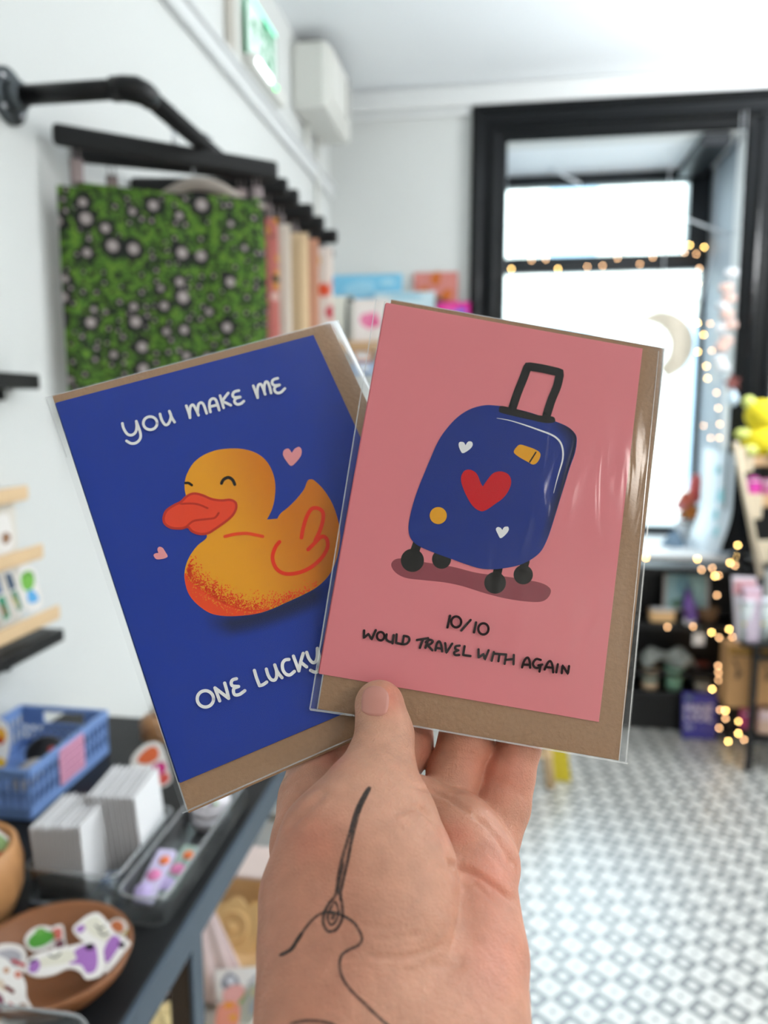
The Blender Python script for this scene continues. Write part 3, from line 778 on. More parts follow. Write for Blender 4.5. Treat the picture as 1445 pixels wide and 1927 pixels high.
    Fq = np.concatenate(faces); Fq = Fq[(Fq >= 0).all(1)]
    # relax
    E = np.concatenate([Fq[:, [0, 1]], Fq[:, [1, 2]], Fq[:, [2, 3]], Fq[:, [3, 0]]])
    deg = np.bincount(E.ravel(), minlength=M).astype(float); deg[deg == 0] = 1
    def relax(V, f):
        S = np.stack([np.bincount(E[:, 0], V[E[:, 1], i], M)+np.bincount(E[:, 1], V[E[:, 0], i], M) for i in range(3)], 1)
        return V + f*(S/deg[:, None]-V)
    for _ in range(5): V = relax(V, 0.55)
    def normals(V):
        n = np.cross(V[Fq[:, 2]]-V[Fq[:, 0]], V[Fq[:, 3]]-V[Fq[:, 1]])
        out = np.zeros((M, 3))
        for k in range(4):
            for i in range(3): out[:, i] += np.bincount(Fq[:, k], n[:, i], M)
        return out/np.maximum(np.linalg.norm(out, axis=1), 1e-12)[:, None]
    NRM = normals(V)
    px = CX+FP*V[:, 0]/-V[:, 2]; py = CY-FP*V[:, 1]/-V[:, 2]
    front = np.clip(NRM[:, 2]*2.0+0.4, 0, 1)           # the side of the skin the creases are on
    def groove(pts, wd, depth, z=None, fade=True):
        nonlocal V
        pp = np.array(smooth_path(pts, 8)) if len(pts) > 2 else np.array(pts, float)
        bx = (px > pp[:, 0].min()-5*wd) & (px < pp[:, 0].max()+5*wd) & (py > pp[:, 1].min()-5*wd) & (py < pp[:, 1].max()+5*wd) & (front > 0)
        ii = np.nonzero(bx)[0]
        if len(ii) == 0: return
        q = np.stack([px[ii], py[ii]], 1); best = np.full(len(ii), 1e9); bt = np.zeros(len(ii))
        for j, (a, b) in enumerate(zip(pp[:-1], pp[1:])):
            ab = b-a; t = np.clip(((q-a)@ab)/max(ab@ab, 1e-9), 0, 1); d = np.linalg.norm(q-a-t[:, None]*ab, axis=1)
            m = d < best; best[m] = d[m]; bt[m] = (j+t[m])/(len(pp)-1)
        w = np.exp(-(best/wd)**2)*depth*front[ii]
        if fade: w *= np.clip(np.minimum(bt, 1-bt)*6, 0, 1)
        if z is not None: w *= (-V[ii, 2] > z[0]) & (-V[ii, 2] < z[1])
        V[ii] -= NRM[ii]*w[:, None]
    Z1 = lambda x, y: (480+x/2.676, 1260+y/2.676)
    G = lambda pts: [Z1(*p) for p in pts]
    # creases read from the photograph: thumb joint, thumb web, palm lines, finger joints
    groove(G([(520,330),(600,318),(690,325),(780,300)]), 5, .00035)
    groove(G([(530,355),(610,345),(680,355)]), 5, .00025)
    groove(G([(700,720),(745,705),(800,680)]), 6, .0006)
    groove(G([(800,690),(870,720),(930,800),(985,960),(1010,1060)]), 6, .0015)
    groove(G([(985,975),(1060,1000),(1160,1050),(1240,1110),(1320,1180)]), 5, .0016)
    groove(G([(775,572),(860,600),(960,640),(1040,690),(1090,722)]), 5, .0010)
    groove(G([(1085,722),(1180,800),(1260,910),(1310,1005)]), 5, .0010)
    groove(G([(1010,1050),(1060,1080),(1110,1085),(1170,1140),(1230,1190)]), 4, .0004)
    groove(G([(1020,1100),(1035,1200),(1010,1330),(980,1450)]), 7, .0005)
    groove(G([(540,1430),(640,1450),(760,1448),(870,1420),(960,1380)]), 6, .0006)
    groove(G([(560,1350),(660,1360),(760,1350),(850,1330)]), 5, .0004)
    groove(G([(480,1260),(600,1300),(700,1300),(780,1280)]), 5, .0003)
    groove(G([(860,1480),(960,1500),(1060,1490)]), 6, .0004)
    groove(G([(880,430),(960,410),(1060,420),(1150,450)]), 4, .0003)
    groove(G([(870,470),(960,450),(1060,455),(1120,470)]), 4, .0003)
    groove(G([(1190,560),(1260,575),(1330,620),(1370,660)]), 4, .0004)
    groove(G([(1200,590),(1260,600),(1330,640)]), 4, .0003)
    groove(G([(130,600),(230,605),(340,590)]), 5, .0004)
    groove(G([(140,620),(200,560),(300,500)]), 5, .0003)
    groove(G([(200,660),(260,610),(330,590)]), 5, .0003)
    groove(G([(400,400),(430,420),(410,470)]), 4, .0003)
    groove(G([(360,590),(320,640),(230,730),(150,800)]), 8, .0009)
    rnd = random.Random(5)
    for i in range(70):                                 # fine skin lines across the thumb base and wrist
        x0, y0 = rnd.uniform(60, 1000), rnd.uniform(700, 1780)
        L = rnd.uniform(60, 190); a = rnd.uniform(-0.25, 0.15) if y0 > 1150 else rnd.uniform(-0.8, -0.35)
        groove(G([(x0, y0), (x0+L/2*math.cos(a), y0+L/2*math.sin(a)+rnd.uniform(-8, 8)), (x0+L*math.cos(a), y0+L*math.sin(a))]), 2.6, rnd.uniform(.00008, .0002))
    # skin tint: palm side pinker, back of the thumb browner, reddened tips and folds
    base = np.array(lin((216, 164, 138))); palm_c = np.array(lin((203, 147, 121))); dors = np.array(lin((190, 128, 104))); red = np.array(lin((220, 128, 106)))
    def blob(x, y, rx, ry): return np.exp(-(((px-x)/rx)**2+((py-y)/ry)**2))
    pm = np.clip((px-700)/220, 0, 1)
    cols = base[None]*(1-pm[:, None])+palm_c[None]*pm[:, None]
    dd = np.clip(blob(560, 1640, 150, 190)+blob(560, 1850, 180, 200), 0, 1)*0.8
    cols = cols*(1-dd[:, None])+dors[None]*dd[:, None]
    rr = np.clip(0.75*blob(735, 1310, 26, 34)+.45*blob(860, 1570, 30, 22)+.5*blob(930, 1640, 60, 70)+.4*blob(940, 1800, 70, 90)+.45*blob(800, 1400, 20, 60)+.4*blob(960, 1450, 60, 70)+.5*blob(620, 1430, 30, 20)+.3*blob(590, 1580, 50, 50)+.25*blob(900, 1440, 50, 60), 0, 1)
    cols = cols*(1-rr[:, None])+red[None]*rr[:, None]
    mb = MB()
    Wm = np.array(CAM_M); VW = V@Wm[:3, :3].T+Wm[:3, 3]
    mb.v = [tuple(v) for v in VW]; mb.f = [tuple(int(i) for i in f) for f in Fq]; mb.mi = [0]*len(Fq); mb.sm = [True]*len(Fq)
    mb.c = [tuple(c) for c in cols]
    skin = bpy.data.materials.new('skin'); skin.use_nodes = True
    nt = skin.node_tree; p = nt.nodes['Principled BSDF']; L = nt.links.new
    a = nt.nodes.new('ShaderNodeVertexColor'); a.layer_name = 'ink'; a.name = 'Color Attribute'
    tc = nt.nodes.new('ShaderNodeTexCoord'); nz = nt.nodes.new('ShaderNodeTexNoise'); nz.inputs['Scale'].default_value = 140; nz.inputs['Detail'].default_value = 5
    L(tc.outputs['Object'], nz.inputs['Vector'])
    mr = nt.nodes.new('ShaderNodeMapRange'); mr.inputs[1].default_value = .3; mr.inputs[2].default_value = .7; mr.inputs[3].default_value = .9; mr.inputs[4].default_value = 1.08; L(nz.outputs[0], mr.inputs[0])
    mx = nt.nodes.new('ShaderNodeMixRGB'); mx.blend_type = 'MULTIPLY'; mx.inputs[0].default_value = 1; L(a.outputs[0], mx.inputs[1]); L(mr.outputs[0], mx.inputs[2])
    L(mx.outputs[0], p.inputs['Base Color'])
    p.inputs['Roughness'].default_value = 0.48; p.inputs['Specular IOR Level'].default_value = 0.4
    p.inputs['Subsurface Weight'].default_value = 0.25; p.inputs['Subsurface Radius'].default_value = (1.0, 0.4, 0.25); p.inputs['Subsurface Scale'].default_value = 0.0035
    vo = nt.nodes.new('ShaderNodeTexVoronoi'); vo.inputs['Scale'].default_value = 1500; L(tc.outputs['Object'], vo.inputs['Vector'])
    n2 = nt.nodes.new('ShaderNodeTexNoise'); n2.inputs['Scale'].default_value = 420; n2.inputs['Detail'].default_value = 6; L(tc.outputs['Object'], n2.inputs['Vector'])
    ad = nt.nodes.new('ShaderNodeMath'); ad.operation = 'MULTIPLY_ADD'; ad.inputs[1].default_value = .35; L(vo.outputs['Distance'], ad.inputs[0]); L(n2.outputs[0], ad.inputs[2])
    b = nt.nodes.new('ShaderNodeBump'); b.inputs['Strength'].default_value = 0.6; b.inputs['Distance'].default_value = 0.0006
    L(ad.outputs[0], b.inputs['Height']); L(b.outputs[0], p.inputs['Normal'])
    origin = CAM_M @ camspace(730, 1700, 0.235)
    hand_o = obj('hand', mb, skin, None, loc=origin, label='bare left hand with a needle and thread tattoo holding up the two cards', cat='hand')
    bvh = BVHTree.FromPolygons(mb.v, mb.f)
    def hit(x, y):
        r = bvh.ray_cast(CAMP, ray(x, y).normalized())
        return (r[0], r[1]) if r[0] is not None else None
    # thumbnail
    nail = MB(); nu, nv = 14, 18
    tip = [(683, 1300), (690, 1292), (702, 1288), (716, 1288), (727, 1293), (734, 1303)]
    ctr = np.array((706.0, 1319.0)); axis = np.array((-0.10, 1.0)); axis /= np.linalg.norm(axis); side = np.array((axis[1], -axis[0]))
    vs = []; ok = True
    for j in range(nv+1):
        t = -1+2*j/nv
        for i in range(nu+1):
            s_ = -1+2*i/nu
            f = (1-abs(s_)**2.6*0.55) if t < 0 else (1-abs(s_)**3*0.30)
            q = ctr + side*s_*27*(1-0.10*t*t) + axis*t*29*f
            r = hit(*q)
            if r is None: ok = False; r = (CAM_M @ camspace(q[0], q[1], .262), Vector((0, -1, 0)))
            em = max(abs(s_), abs(t)); lift = 0.00055 if em < 0.93 else -0.0002
            vs.append(r[0]+r[1]*lift)
    nail.add([v-Vector(origin) for v in vs], [(j*(nu+1)+i, (j+1)*(nu+1)+i, (j+1)*(nu+1)+i+1, j*(nu+1)+i+1) for j in range(nv) for i in range(nu)])
    obj('thumbnail', nail, mat('nail', (206, 142, 128), 0.28, var=0.04, scale=300, spec=0.6), hand_o, label='short pale pink thumbnail')
    # tattoo: ink lines lying on the skin
    tm = bpy.data.materials.new('tattoo_ink'); tm.use_nodes = True
    nt = tm.node_tree; p = nt.nodes['Principled BSDF']; p.inputs['Base Color'].default_value = (*lin((66, 54, 50)), 1); p.inputs['Roughness'].default_value = .55
    va = nt.nodes.new('ShaderNodeVertexColor'); va.layer_name = 'ink'; va.name = 'Color Attribute'
    nz = nt.nodes.new('ShaderNodeTexNoise'); nz.inputs['Scale'].default_value = 900
    tc = nt.nodes.new('ShaderNodeTexCoord'); nt.links.new(tc.outputs['Object'], nz.inputs['Vector'])
    m1 = nt.nodes.new('ShaderNodeMath'); m1.operation = 'MULTIPLY_ADD'; m1.inputs[1].default_value = .9; m1.inputs[2].default_value = .24; nt.links.new(nz.outputs[0], m1.inputs[0])
    m2 = nt.nodes.new('ShaderNodeMath'); m2.operation = 'MULTIPLY'; m2.use_clamp = True; nt.links.new(va.outputs[0], m2.inputs[0]); nt.links.new(m1.outputs[0], m2.inputs[1])
    nt.links.new(m2.outputs[0], p.inputs['Alpha'])
    tat = MB()
    def tattoo(pts, w, taper=False):
        pp = smooth_path(pts, 7) if len(pts) > 2 else pts
        fine = []
        for a, b in zip(pp[:-1], pp[1:]):
            n = max(1, int(math.hypot(b[0]-a[0], b[1]-a[1])/7))
            fine += [(a[0]+(b[0]-a[0])*t/n, a[1]+(b[1]-a[1])*t/n) for t in range(n)]
        fine.append(pp[-1]); n = len(fine); vs = []; cs = []; rows = 0
        for i, q in enumerate(fine):
            a = fine[max(0, i-1)]; b = fine[min(n-1, i+1)]; dx, dy = b[0]-a[0], b[1]-a[1]; L = math.hypot(dx, dy) or 1
            wd = 1.35*w*(min(1, i/(n*.15)+.2, (n-1-i)/(n*.15)+.2) if taper else 1)
            row = []
            for t in (-1, -.45, .45, 1):
                z = Z1(q[0]-dy/L*t*wd/2, q[1]+dx/L*t*wd/2); r = hit(*z)
                if r is None: row = None; break
                row.append(r[0]+r[1]*0.00012-Vector(origin))
            if row is None: continue
            vs += row; e = min(1, i/2, (n-1-i)/2); cs += [(0, 0, 0), (e, e, e), (e, e, e), (0, 0, 0)]; rows += 1
        tat.add(vs, [(4*i+j, 4*i+j+1, 4*i+j+5, 4*i+j+4) for i in range(rows-1) for j in range(3)], True, cs)
    tattoo([(580,588),(545,640),(508,712),(475,830),(445,930),(420,1040),(408,1130),(372,1180),(348,1230),(344,1270),(355,1305),(375,1320),(405,1312),(428,1280),(441,1240),(438,1180),(430,1140),(440,1080),(462,980),(482,880),(503,790),(525,710),(552,650),(580,588)], 17)
    tattoo([(578,592),(540,660),(512,730)], 24, True); tattoo([(540,660),(505,740),(480,840)], 16, True)
    tattoo([(420,1140),(425,1060),(450,960)], 14, True)
    tattoo([(402,1165),(378,1210),(366,1250),(380,1285),(404,1272),(420,1228),(414,1190),(402,1165)], 13)
    tattoo([(385,1215),(395,1240),(388,1262)], 20)
    tattoo([(118,1443),(180,1412),(215,1360),(258,1298),(298,1252),(342,1226),(392,1224),(442,1240),(492,1270),(522,1310),(538,1355),(520,1388),(472,1412),(436,1440),(425,1490),(440,1552),(480,1612),(540,1672),(600,1730),(662,1787),(760,1870),(840,1930)], 15)
    tattoo([(120,1442),(180,1410),(216,1358),(240,1322)], 20, True)
    tattoo([(165,1787),(240,1770),(300,1769),(360,1778),(410,1800),(440,1840)], 16, True)
    obj('tattoo', tat, tm, hand_o, label='dark line tattoo of a needle trailing a looping thread')
    return hand_o
build_hand()
# ------------------------------------------------------------------ left wall: clothes rail with hanging bags
black_metal = mat('black_steel', (13, 13, 14), 0.42, metal=0.3, var=0.1, scale=30, bump=0.1)
grey_iron = mat('grey_iron_flange', (88, 94, 98), 0.45, metal=0.6, var=0.1, scale=40)
chrome = mat('chrome', (200, 200, 205), 0.15, metal=1.0, var=0.0)
RX, RY0, RY1, RZ = -0.62, 1.295, 2.75, 2.03
rail = thing('clothes_rail', 'black pipe clothes rail bolted to the left wall with a round flange', 'clothes rail', (XL, RY0, RZ))
for y in (RY0, RY1):
    mb = MB(); mb.cyl((XL, y, RZ), (XL+0.008, y, RZ), 0.046, 0.046, 28); mb.cyl((XL+0.006, y, RZ), (XL+0.03, y, RZ), 0.026, 0.023, 20)
    fl = part('flange', mb, grey_iron, rail, 'grey iron wall flange')
    for k in range(4):
        a = PI/4+k*PI/2; mb = MB(); mb.ball((XL+0.009, y+0.034*math.cos(a), RZ+0.034*math.sin(a)), 0.006, 6); part('screw', mb, chrome, fl)
    mb = MB(); mb.cyl((XL+0.02, y, RZ), (RX-0.03, y, RZ), 0.0165); part('arm', mb, black_metal, rail)
    s = 1 if y == RY0 else -1
    pts = [(RX-0.045, y, RZ), (RX-0.025, y, RZ), (RX-0.008, y+s*0.008, RZ), (RX, y+s*0.025, RZ), (RX, y+s*0.045, RZ)]
    mb = MB(); mb.tube(pts, [0.020, 0.0205, 0.022, 0.0205, 0.020], 16); part('elbow', mb, black_metal, rail)
mb = MB(); mb.cyl((RX, RY0+0.03, RZ), (RX, RY1-0.03, RZ), 0.0165); part('rail', mb, black_metal, rail)

velvet = mat('black_hanger', (10, 11, 12), 0.6, var=0.1, scale=40)
clip_m = mat('clip_metal', (128, 116, 116), 0.3, metal=0.6, var=0.05)
def make_hanger(label, loc, ang, L=0.44, clips=(-0.165, 0.165)):
    t = thing('clip_hanger', label, 'hanger', loc, ang, 'black clip hangers on the rail')
    mb = MB(); mb.box((0, 0, 0), (L, 0.020, 0.040), 0, 0.009); obj('bar', mb, velvet, t)
    pts = [(0, 0, 0.012)] + [(0, 0.0+0.022*math.sin(a), 0.046+0.022-0.022*math.cos(a)) for a in [0.1*PI*i for i in range(0, 14)]]
    mb = MB(); mb.tube(pts, 0.0022, 8); obj('hook', mb, chrome, t)
    for x in clips:
        mb = MB(); mb.tube([(x-0.006, 0, -0.012), (x-0.006, 0, -0.040)], 0.0015, 6); mb.tube([(x+0.006, 0, -0.012), (x+0.006, 0, -0.040)], 0.0015, 6)
        mb.box((x, 0, -0.062), (0.024, 0.014, 0.048), 0, 0.003); obj('clip', mb, clip_m, t)
    return t
h0a, h0b = Vector((-0.835, 1.388, 1.985)), Vector((-0.492, 1.676, 2.012))
hc = (h0a+h0b)/2
make_hanger('nearest black clip hanger, holding the green spotted tote bag', hc, math.atan2(h0b.y-h0a.y, h0b.x-h0a.x), (h0b-h0a).length, (-0.185, 0.175))
HANG = [(1.585, 0.52, 'second black hanger, just behind the one with the green bag'),
        (1.76, 0.16, 'black clip hanger carrying the red floral bag behind the green one'),
        (1.86, 0.12, 'black clip hanger carrying the cream canvas bag'),
        (2.00, 0.10, 'black clip hanger carrying the plain tan bag'),
        (2.13, 0.10, 'black clip hanger carrying the terracotta bag'),
        (2.30, 0.08, 'farthest black hanger, carrying the flower print bag')]
for y, a, lab in HANG: make_hanger(lab, (RX-0.058, y, 1.998), a, 0.36 if y > 1.7 else 0.40, (-0.13, 0.13))

def cloth_panel(tl, tr, h, thick, amp, seed, nu=28, nv=36, sag=0.0):
    """Closed cloth slab hanging from tl-tr, with soft vertical folds."""
    tl, tr = Vector(tl), Vector(tr); u = (tr-tl); n = Vector((u.y, -u.x, 0)).normalized()
    def w(a, b): return amp*(0.3+0.7*b)*(noise.noise(Vector((a*4, b*0.8, seed)))+0.5*noise.noise(Vector((a*9, b*1.5, seed+3))))
    def pt(a, b, s):
        p = tl+u*a; z = -h*b - sag*math.sin(PI*a)*(1-b)*0.3
        e = min(1, min(a, 1-a)*14, min(b, 1-b)*18)**0.5
        return p + Vector((0, 0, z)) + n*(w(a, b)+s*thick/2*e)
    mb = MB()
    mb.grid(lambda a, b: pt(a, b, 1), nu, nv); mb.grid(lambda a, b: pt(1-a, b, -1), nu, nv)
    return mb
def green_print():
    m = bpy.data.materials.new('green_spotted_cotton'); m.use_nodes = True; nt = m.node_tree; n = nt.nodes; L = nt.links.new; p = n['Principled BSDF']
    tc = n.new('ShaderNodeTexCoord'); mp = n.new('ShaderNodeMapping'); mp.inputs['Rotation'].default_value = (0, 0, -math.radians(35)); L(tc.outputs['Object'], mp.inputs[0])
    sx = n.new('ShaderNodeSeparateXYZ'); L(mp.outputs[0], sx.inputs[0]); cb = n.new('ShaderNodeCombineXYZ'); L(sx.outputs[0], cb.inputs[0]); L(sx.outputs[2], cb.inputs[1])
    n1 = n.new('ShaderNodeTexNoise'); n1.inputs['Scale'].default_value = 60; n1.inputs['Detail'].default_value = 3; L(cb.outputs[0], n1.inputs['Vector'])
    r1 = n.new('ShaderNodeValToRGB'); e = r1.color_ramp.elements
    e[0].position = .36; e[0].color = (*lin((14, 28, 14)), 1); e[1].position = .58; e[1].color = (*lin((92, 130, 34)), 1); e2 = e.new(.47); e2.color = (*lin((64, 104, 26)), 1); L(n1.outputs[0], r1.inputs[0])
    col = r1.outputs[0]
    for sc, r_in, r_out, rnd in ((75, .0, .32, 1.0), (44, .13, .36, .95), (22, .19, .42, .8)):
        v = n.new('ShaderNodeTexVoronoi'); v.inputs['Scale'].default_value = sc; v.inputs['Randomness'].default_value = rnd; v.voronoi_dimensions = '2D'; L(cb.outputs[0], v.inputs['Vector'])
        sel = n.new('ShaderNodeSeparateColor'); L(v.outputs['Color'], sel.inputs[0])
        vary = n.new('ShaderNodeMath'); vary.operation = 'MULTIPLY_ADD'; vary.inputs[1].default_value = .75; vary.inputs[2].default_value = .55; L(sel.outputs[1], vary.inputs[0])
        dv = n.new('ShaderNodeMath'); dv.operation = 'DIVIDE'; L(v.outputs['Distance'], dv.inputs[0]); L(vary.outputs[0], dv.inputs[1])
        def less(th):
            q = n.new('ShaderNodeMapRange'); q.inputs[1].default_value = th-.03; q.inputs[2].default_value = th+.03; q.inputs[3].default_value = 1; q.inputs[4].default_value = 0; L(dv.outputs[0], q.inputs[0]); return q.outputs[0]
        gt = n.new('ShaderNodeMath'); gt.operation = 'GREATER_THAN'; gt.inputs[1].default_value = .45; L(sel.outputs[0], gt.inputs[0])
        for th, cc in ((r_out, (16, 18, 16)), (r_in, (172, 160, 158))):
            a = n.new('ShaderNodeMath'); a.operation = 'MULTIPLY'; L(less(th), a.inputs[0]); L(gt.outputs[0], a.inputs[1])
            mx = n.new('ShaderNodeMixRGB'); L(a.outputs[0], mx.inputs[0]); L(col, mx.inputs[1]); mx.inputs[2].default_value = (*lin(cc), 1); col = mx.outputs[0]
    L(col, p.inputs['Base Color']); p.inputs['Roughness'].default_value = .85
    return m
g_print = green_print()
g = thing('tote_bag', 'green fabric tote bag with black ringed white spots, nearest on the rail', 'bag', (-0.665, 1.498, 1.91), group='bags hanging on the rail')
part('bag_body', cloth_panel((-0.83, 1.383, 1.907), (-0.502, 1.614, 1.928), 0.43, 0.012, 0.012, 1.0), g_print, g)
mb = MB(); mb.box((-0.666, 1.4985, 1.9105), (0.33, 0.010, 0.012), math.atan2(0.231, 0.328), 0.003); part('top_hem', mb, g_print, g)

def print_cloth(name, base, spots, sc, th=0.3):
    m = bpy.data.materials.new(name); m.use_nodes = True; nt = m.node_tree; n = nt.nodes; L = nt.links.new; p = n['Principled BSDF']
    tc = n.new('ShaderNodeTexCoord'); v = n.new('ShaderNodeTexVoronoi'); v.inputs['Scale'].default_value = sc; L(tc.outputs['Object'], v.inputs['Vector'])
    mr = n.new('ShaderNodeMapRange'); mr.inputs[1].default_value = th-.05; mr.inputs[2].default_value = th+.05; mr.inputs[3].default_value = 1; mr.inputs[4].default_value = 0; L(v.outputs['Distance'], mr.inputs[0])
    se = n.new('ShaderNodeSeparateColor'); L(v.outputs['Color'], se.inputs[0]); rp = n.new('ShaderNodeValToRGB'); rp.color_ramp.interpolation = 'CONSTANT'
    e = rp.color_ramp.elements; e[0].color = (*lin(spots[0]), 1); e[1].position = .9; e[1].color = (*lin(base), 1)
    for i, c in enumerate(spots[1:]): x = e.new(.22*(i+1)); x.color = (*lin(c), 1)
    L(se.outputs[0], rp.inputs[0])
    mx = n.new('ShaderNodeMixRGB'); L(mr.outputs[0], mx.inputs[0]); mx.inputs[1].default_value = (*lin(base), 1); L(rp.outputs[0], mx.inputs[2]); L(mx.outputs[0], p.inputs['Base Color']); p.inputs['Roughness'].default_value = .9
    return m
canvas_tan = mat('tan_canvas', (206, 178, 142), .9, var=.06, scale=60, bump=.2, bscale=400)
canvas_cream = mat('cream_canvas', (222, 212, 198), .9, var=.05, scale=60, bump=.2, bscale=400)
terra = mat('terracotta_canvas', (196, 142, 116), .9, var=.08, scale=60)
def bag(label, y, z, xr, xl, h, m, th=0.012, amp=0.01, sk=0.03):
    t = thing('tote_bag', label, 'bag', ((xl+xr)/2, y, z), group='bags hanging on the rail')
    part('bag_body', cloth_panel((xl, y-sk, z), (xr, y+sk, z+0.004), h, th, amp, y*7), m, t)
    for x in (xl+(xr-xl)*.3, xl+(xr-xl)*.7):
        mb = MB(); mb.box((x, y+sk*((x-xl)/(xr-xl)*2-1), z-0.01), (0.022, th+0.006, 0.05), math.atan2(2*sk, xr-xl), 0.003); part('strap_end', mb, m, t)
bag('red floral bag showing a thin sliver right behind the green tote', 1.71, 1.915, -0.512, -0.80, .40, print_cloth('red_floral', (206, 120, 112), [(190, 40, 40), (230, 190, 180), (60, 70, 50), (220, 150, 60)], 40, .4))
bag('cream canvas bag hanging between the floral and the tan bag', 1.79, 1.92, -0.505, -0.80, .42, canvas_cream)
bag('plain tan canvas bag, widest of the bags behind the green one', 1.955, 1.935, -0.505, -0.79, .44, canvas_tan, .03)
bag('terracotta canvas bag edge between the tan and the flower print bags', 2.10, 1.95, -0.513, -0.79, .42, terra)
bag('cream bag printed with red and yellow flowers, farthest on the rail', 2.24, 1.955, -0.505, -0.80, .46, print_cloth('flower_print', (228, 214, 204), [(190, 40, 62), (222, 168, 60), (90, 120, 110), (222, 80, 40)], 16, .42), .02, .018)
# bare beige hanger among the black ones
t = thing('wire_hanger', 'pale beige hanger with sloping shoulders showing above the green bag', 'hanger', (RX-0.03, 1.58, 1.95))
mb = MB(); mb.tube(smooth_path([(-0.80, 1.56, 1.905), (-0.72, 1.57, 1.925), (-0.665, 1.58, 1.950), (-0.63, 1.585, 1.955), (-0.59, 1.59, 1.945), (-0.55, 1.60, 1.925), (-0.50, 1.61, 1.91)], 5), [0.004+0.010*math.sin(PI*i/30) for i in range(31)], 10)
part('shoulders', mb, mat('beige_plastic', (190, 178, 168), .5), t)
mb = MB(); mb.tube([(RX-0.025, 1.585, 1.955), (RX-0.025, 1.585, 2.0), (RX-0.012, 1.585, 2.05), (RX, 1.585, 2.053), (RX+0.02, 1.585, 2.04)], 0.002, 8); part('hook', mb, chrome, t)

# ------------------------------------------------------------------ high on the left wall
white_pl = mat('white_plastic', (222, 222, 216), .45, var=.02)
grey_pl = mat('grey_plastic', (120, 118, 108), .5, var=.05)
t = thing('exit_sign', 'green and white emergency exit sign with a running figure above the clothes rail', 'exit sign', (XL, 2.65, 2.55))
sy0, sy1, sz0, sz1 = 2.49, 2.815, 2.60, 2.785
mb = MB(); mb.box((XL+0.035, (sy0+sy1)/2, 2.575), (0.07, sy1-sy0+0.02, 0.05), 0, 0.012); body = part('housing', mb, white_pl, t)
GRN = lin((22, 140, 84)); WHT = lin((226, 244, 236))
panel = ink_material('sign_print', .35)
pn = panel.node_tree.nodes['Principled BSDF']; panel.node_tree.links.new(panel.node_tree.nodes['Color Attribute'].outputs[0], pn.inputs['Emission Color']); pn.inputs['Emission Strength'].default_value = 0.10; pn.inputs['Roughness'].default_value = .6
mb = MB(); xp = XL+0.034
mb.col = GRN; mb.box((xp, (sy0+sy1)/2, (sz0+sz1)/2), (0.006, sy1-sy0, sz1-sz0), 0, 0.001)
SM = Matrix(((0, 0, 1, xp+0.003), (1, 0, 0, sy0), (0, 1, 0, sz0), (0, 0, 0, 1)))   # local x along the wall, y up, z into the room
mb.col = WHT
def sp(poly, z=0.0004): mb.prism(poly, z, SM)
sp([(0.008, 0.010), (0.155, 0.010), (0.155, 0.176), (0.008, 0.176)])
mb.col = GRN
sp([(0.075, 0.06), (0.088, 0.06), (0.088, 0.118), (0.108, 0.098), (0.116, 0.106), (0.082, 0.142), (0.048, 0.106), (0.056, 0.098), (0.075, 0.118)], 0.0008)
mb.col = WHT
sp([(0.215+0.017*math.cos(k*PI/8), 0.147+0.017*math.sin(k*PI/8)) for k in range(16)], 0.0008)
sp([(0.195, 0.125), (0.225, 0.125), (0.262, 0.095), (0.255, 0.085), (0.228, 0.105), (0.222, 0.078), (0.250, 0.055), (0.236, 0.018), (0.220, 0.024), (0.230, 0.050), (0.200, 0.062), (0.180, 0.028), (0.164, 0.036), (0.186, 0.078), (0.196, 0.105), (0.178, 0.100), (0.170, 0.086), (0.160, 0.092), (0.172, 0.114)], 0.0008)
sp([(0.275, 0.012), (0.312, 0.012), (0.312, 0.172), (0.275, 0.172)], 0.0008)
part('panel', mb, panel, t, 'green and white pictogram panel')
mint = mat('mint_glow', (150, 240, 210), .3, var=0, emit=(150, 245, 215), estr=1.6)
mb = MB(); mb.box((xp, (sy0+sy1)/2, sz1+0.005), (0.008, sy1-sy0, 0.010), 0, 0.002); part('edge_light', mb, mint, t, 'glowing mint top edge')
mb = MB(); mb.box((XL+0.072, 2.56, 2.572), (0.008, 0.15, 0.018), 0, 0.003); part('lamp', mb, mat('white_lamp', (250, 252, 255), .3, var=0, emit=(235, 245, 255), estr=4.0), t, 'bright white lamp strip')
mb = MB(); mb.ball((XL+0.072, 2.68, 2.566), 0.007, 8); part('indicator_light', mb, mat('green_led', (30, 230, 110), .3, var=0, emit=(30, 240, 110), estr=3.0), t, 'green indicator light')
t = thing('cable_trunking', 'pale vertical cable trunking left of the exit sign', 'trunking', (XL, 2.43, 2.55))
mb = MB(); mb.box((XL+0.012, 2.40, 2.755), (0.024, 0.028, 0.40), 0, 0.004); part('duct', mb, mat('beige_trunking', (206, 200, 190), .5), t)
mb = MB(); mb.box((XL+0.014, 2.445, 2.755), (0.028, 0.05, 0.40), 0, 0.004); part('cover', mb, white_pl, t)
t = thing('wall_box', 'white ventilation box high in the corner of the left wall', 'ventilation box', (XL, 3.4, 2.65))
mb = MB(); mb.box((XL+0.075, 3.36, 2.79), (0.15, 0.46, 0.25), 0, 0.02); part('housing', mb, white_pl, t)
mb = MB(); mb.box((XL+0.155, 3.33, 2.80), (0.012, 0.34, 0.20), 0, 0.008); part('front_cover', mb, white_pl, t)
mb = MB(); mb.box((XL+0.162, 3.46, 2.81), (0.006, 0.012, 0.16), 0.2, 0.002); mb.box((XL+0.07, 3.30, 2.918), (0.09, 0.30, 0.012), 0, 0.003); part('vent_slot', mb, grey_pl, t, 'dark vent slot')
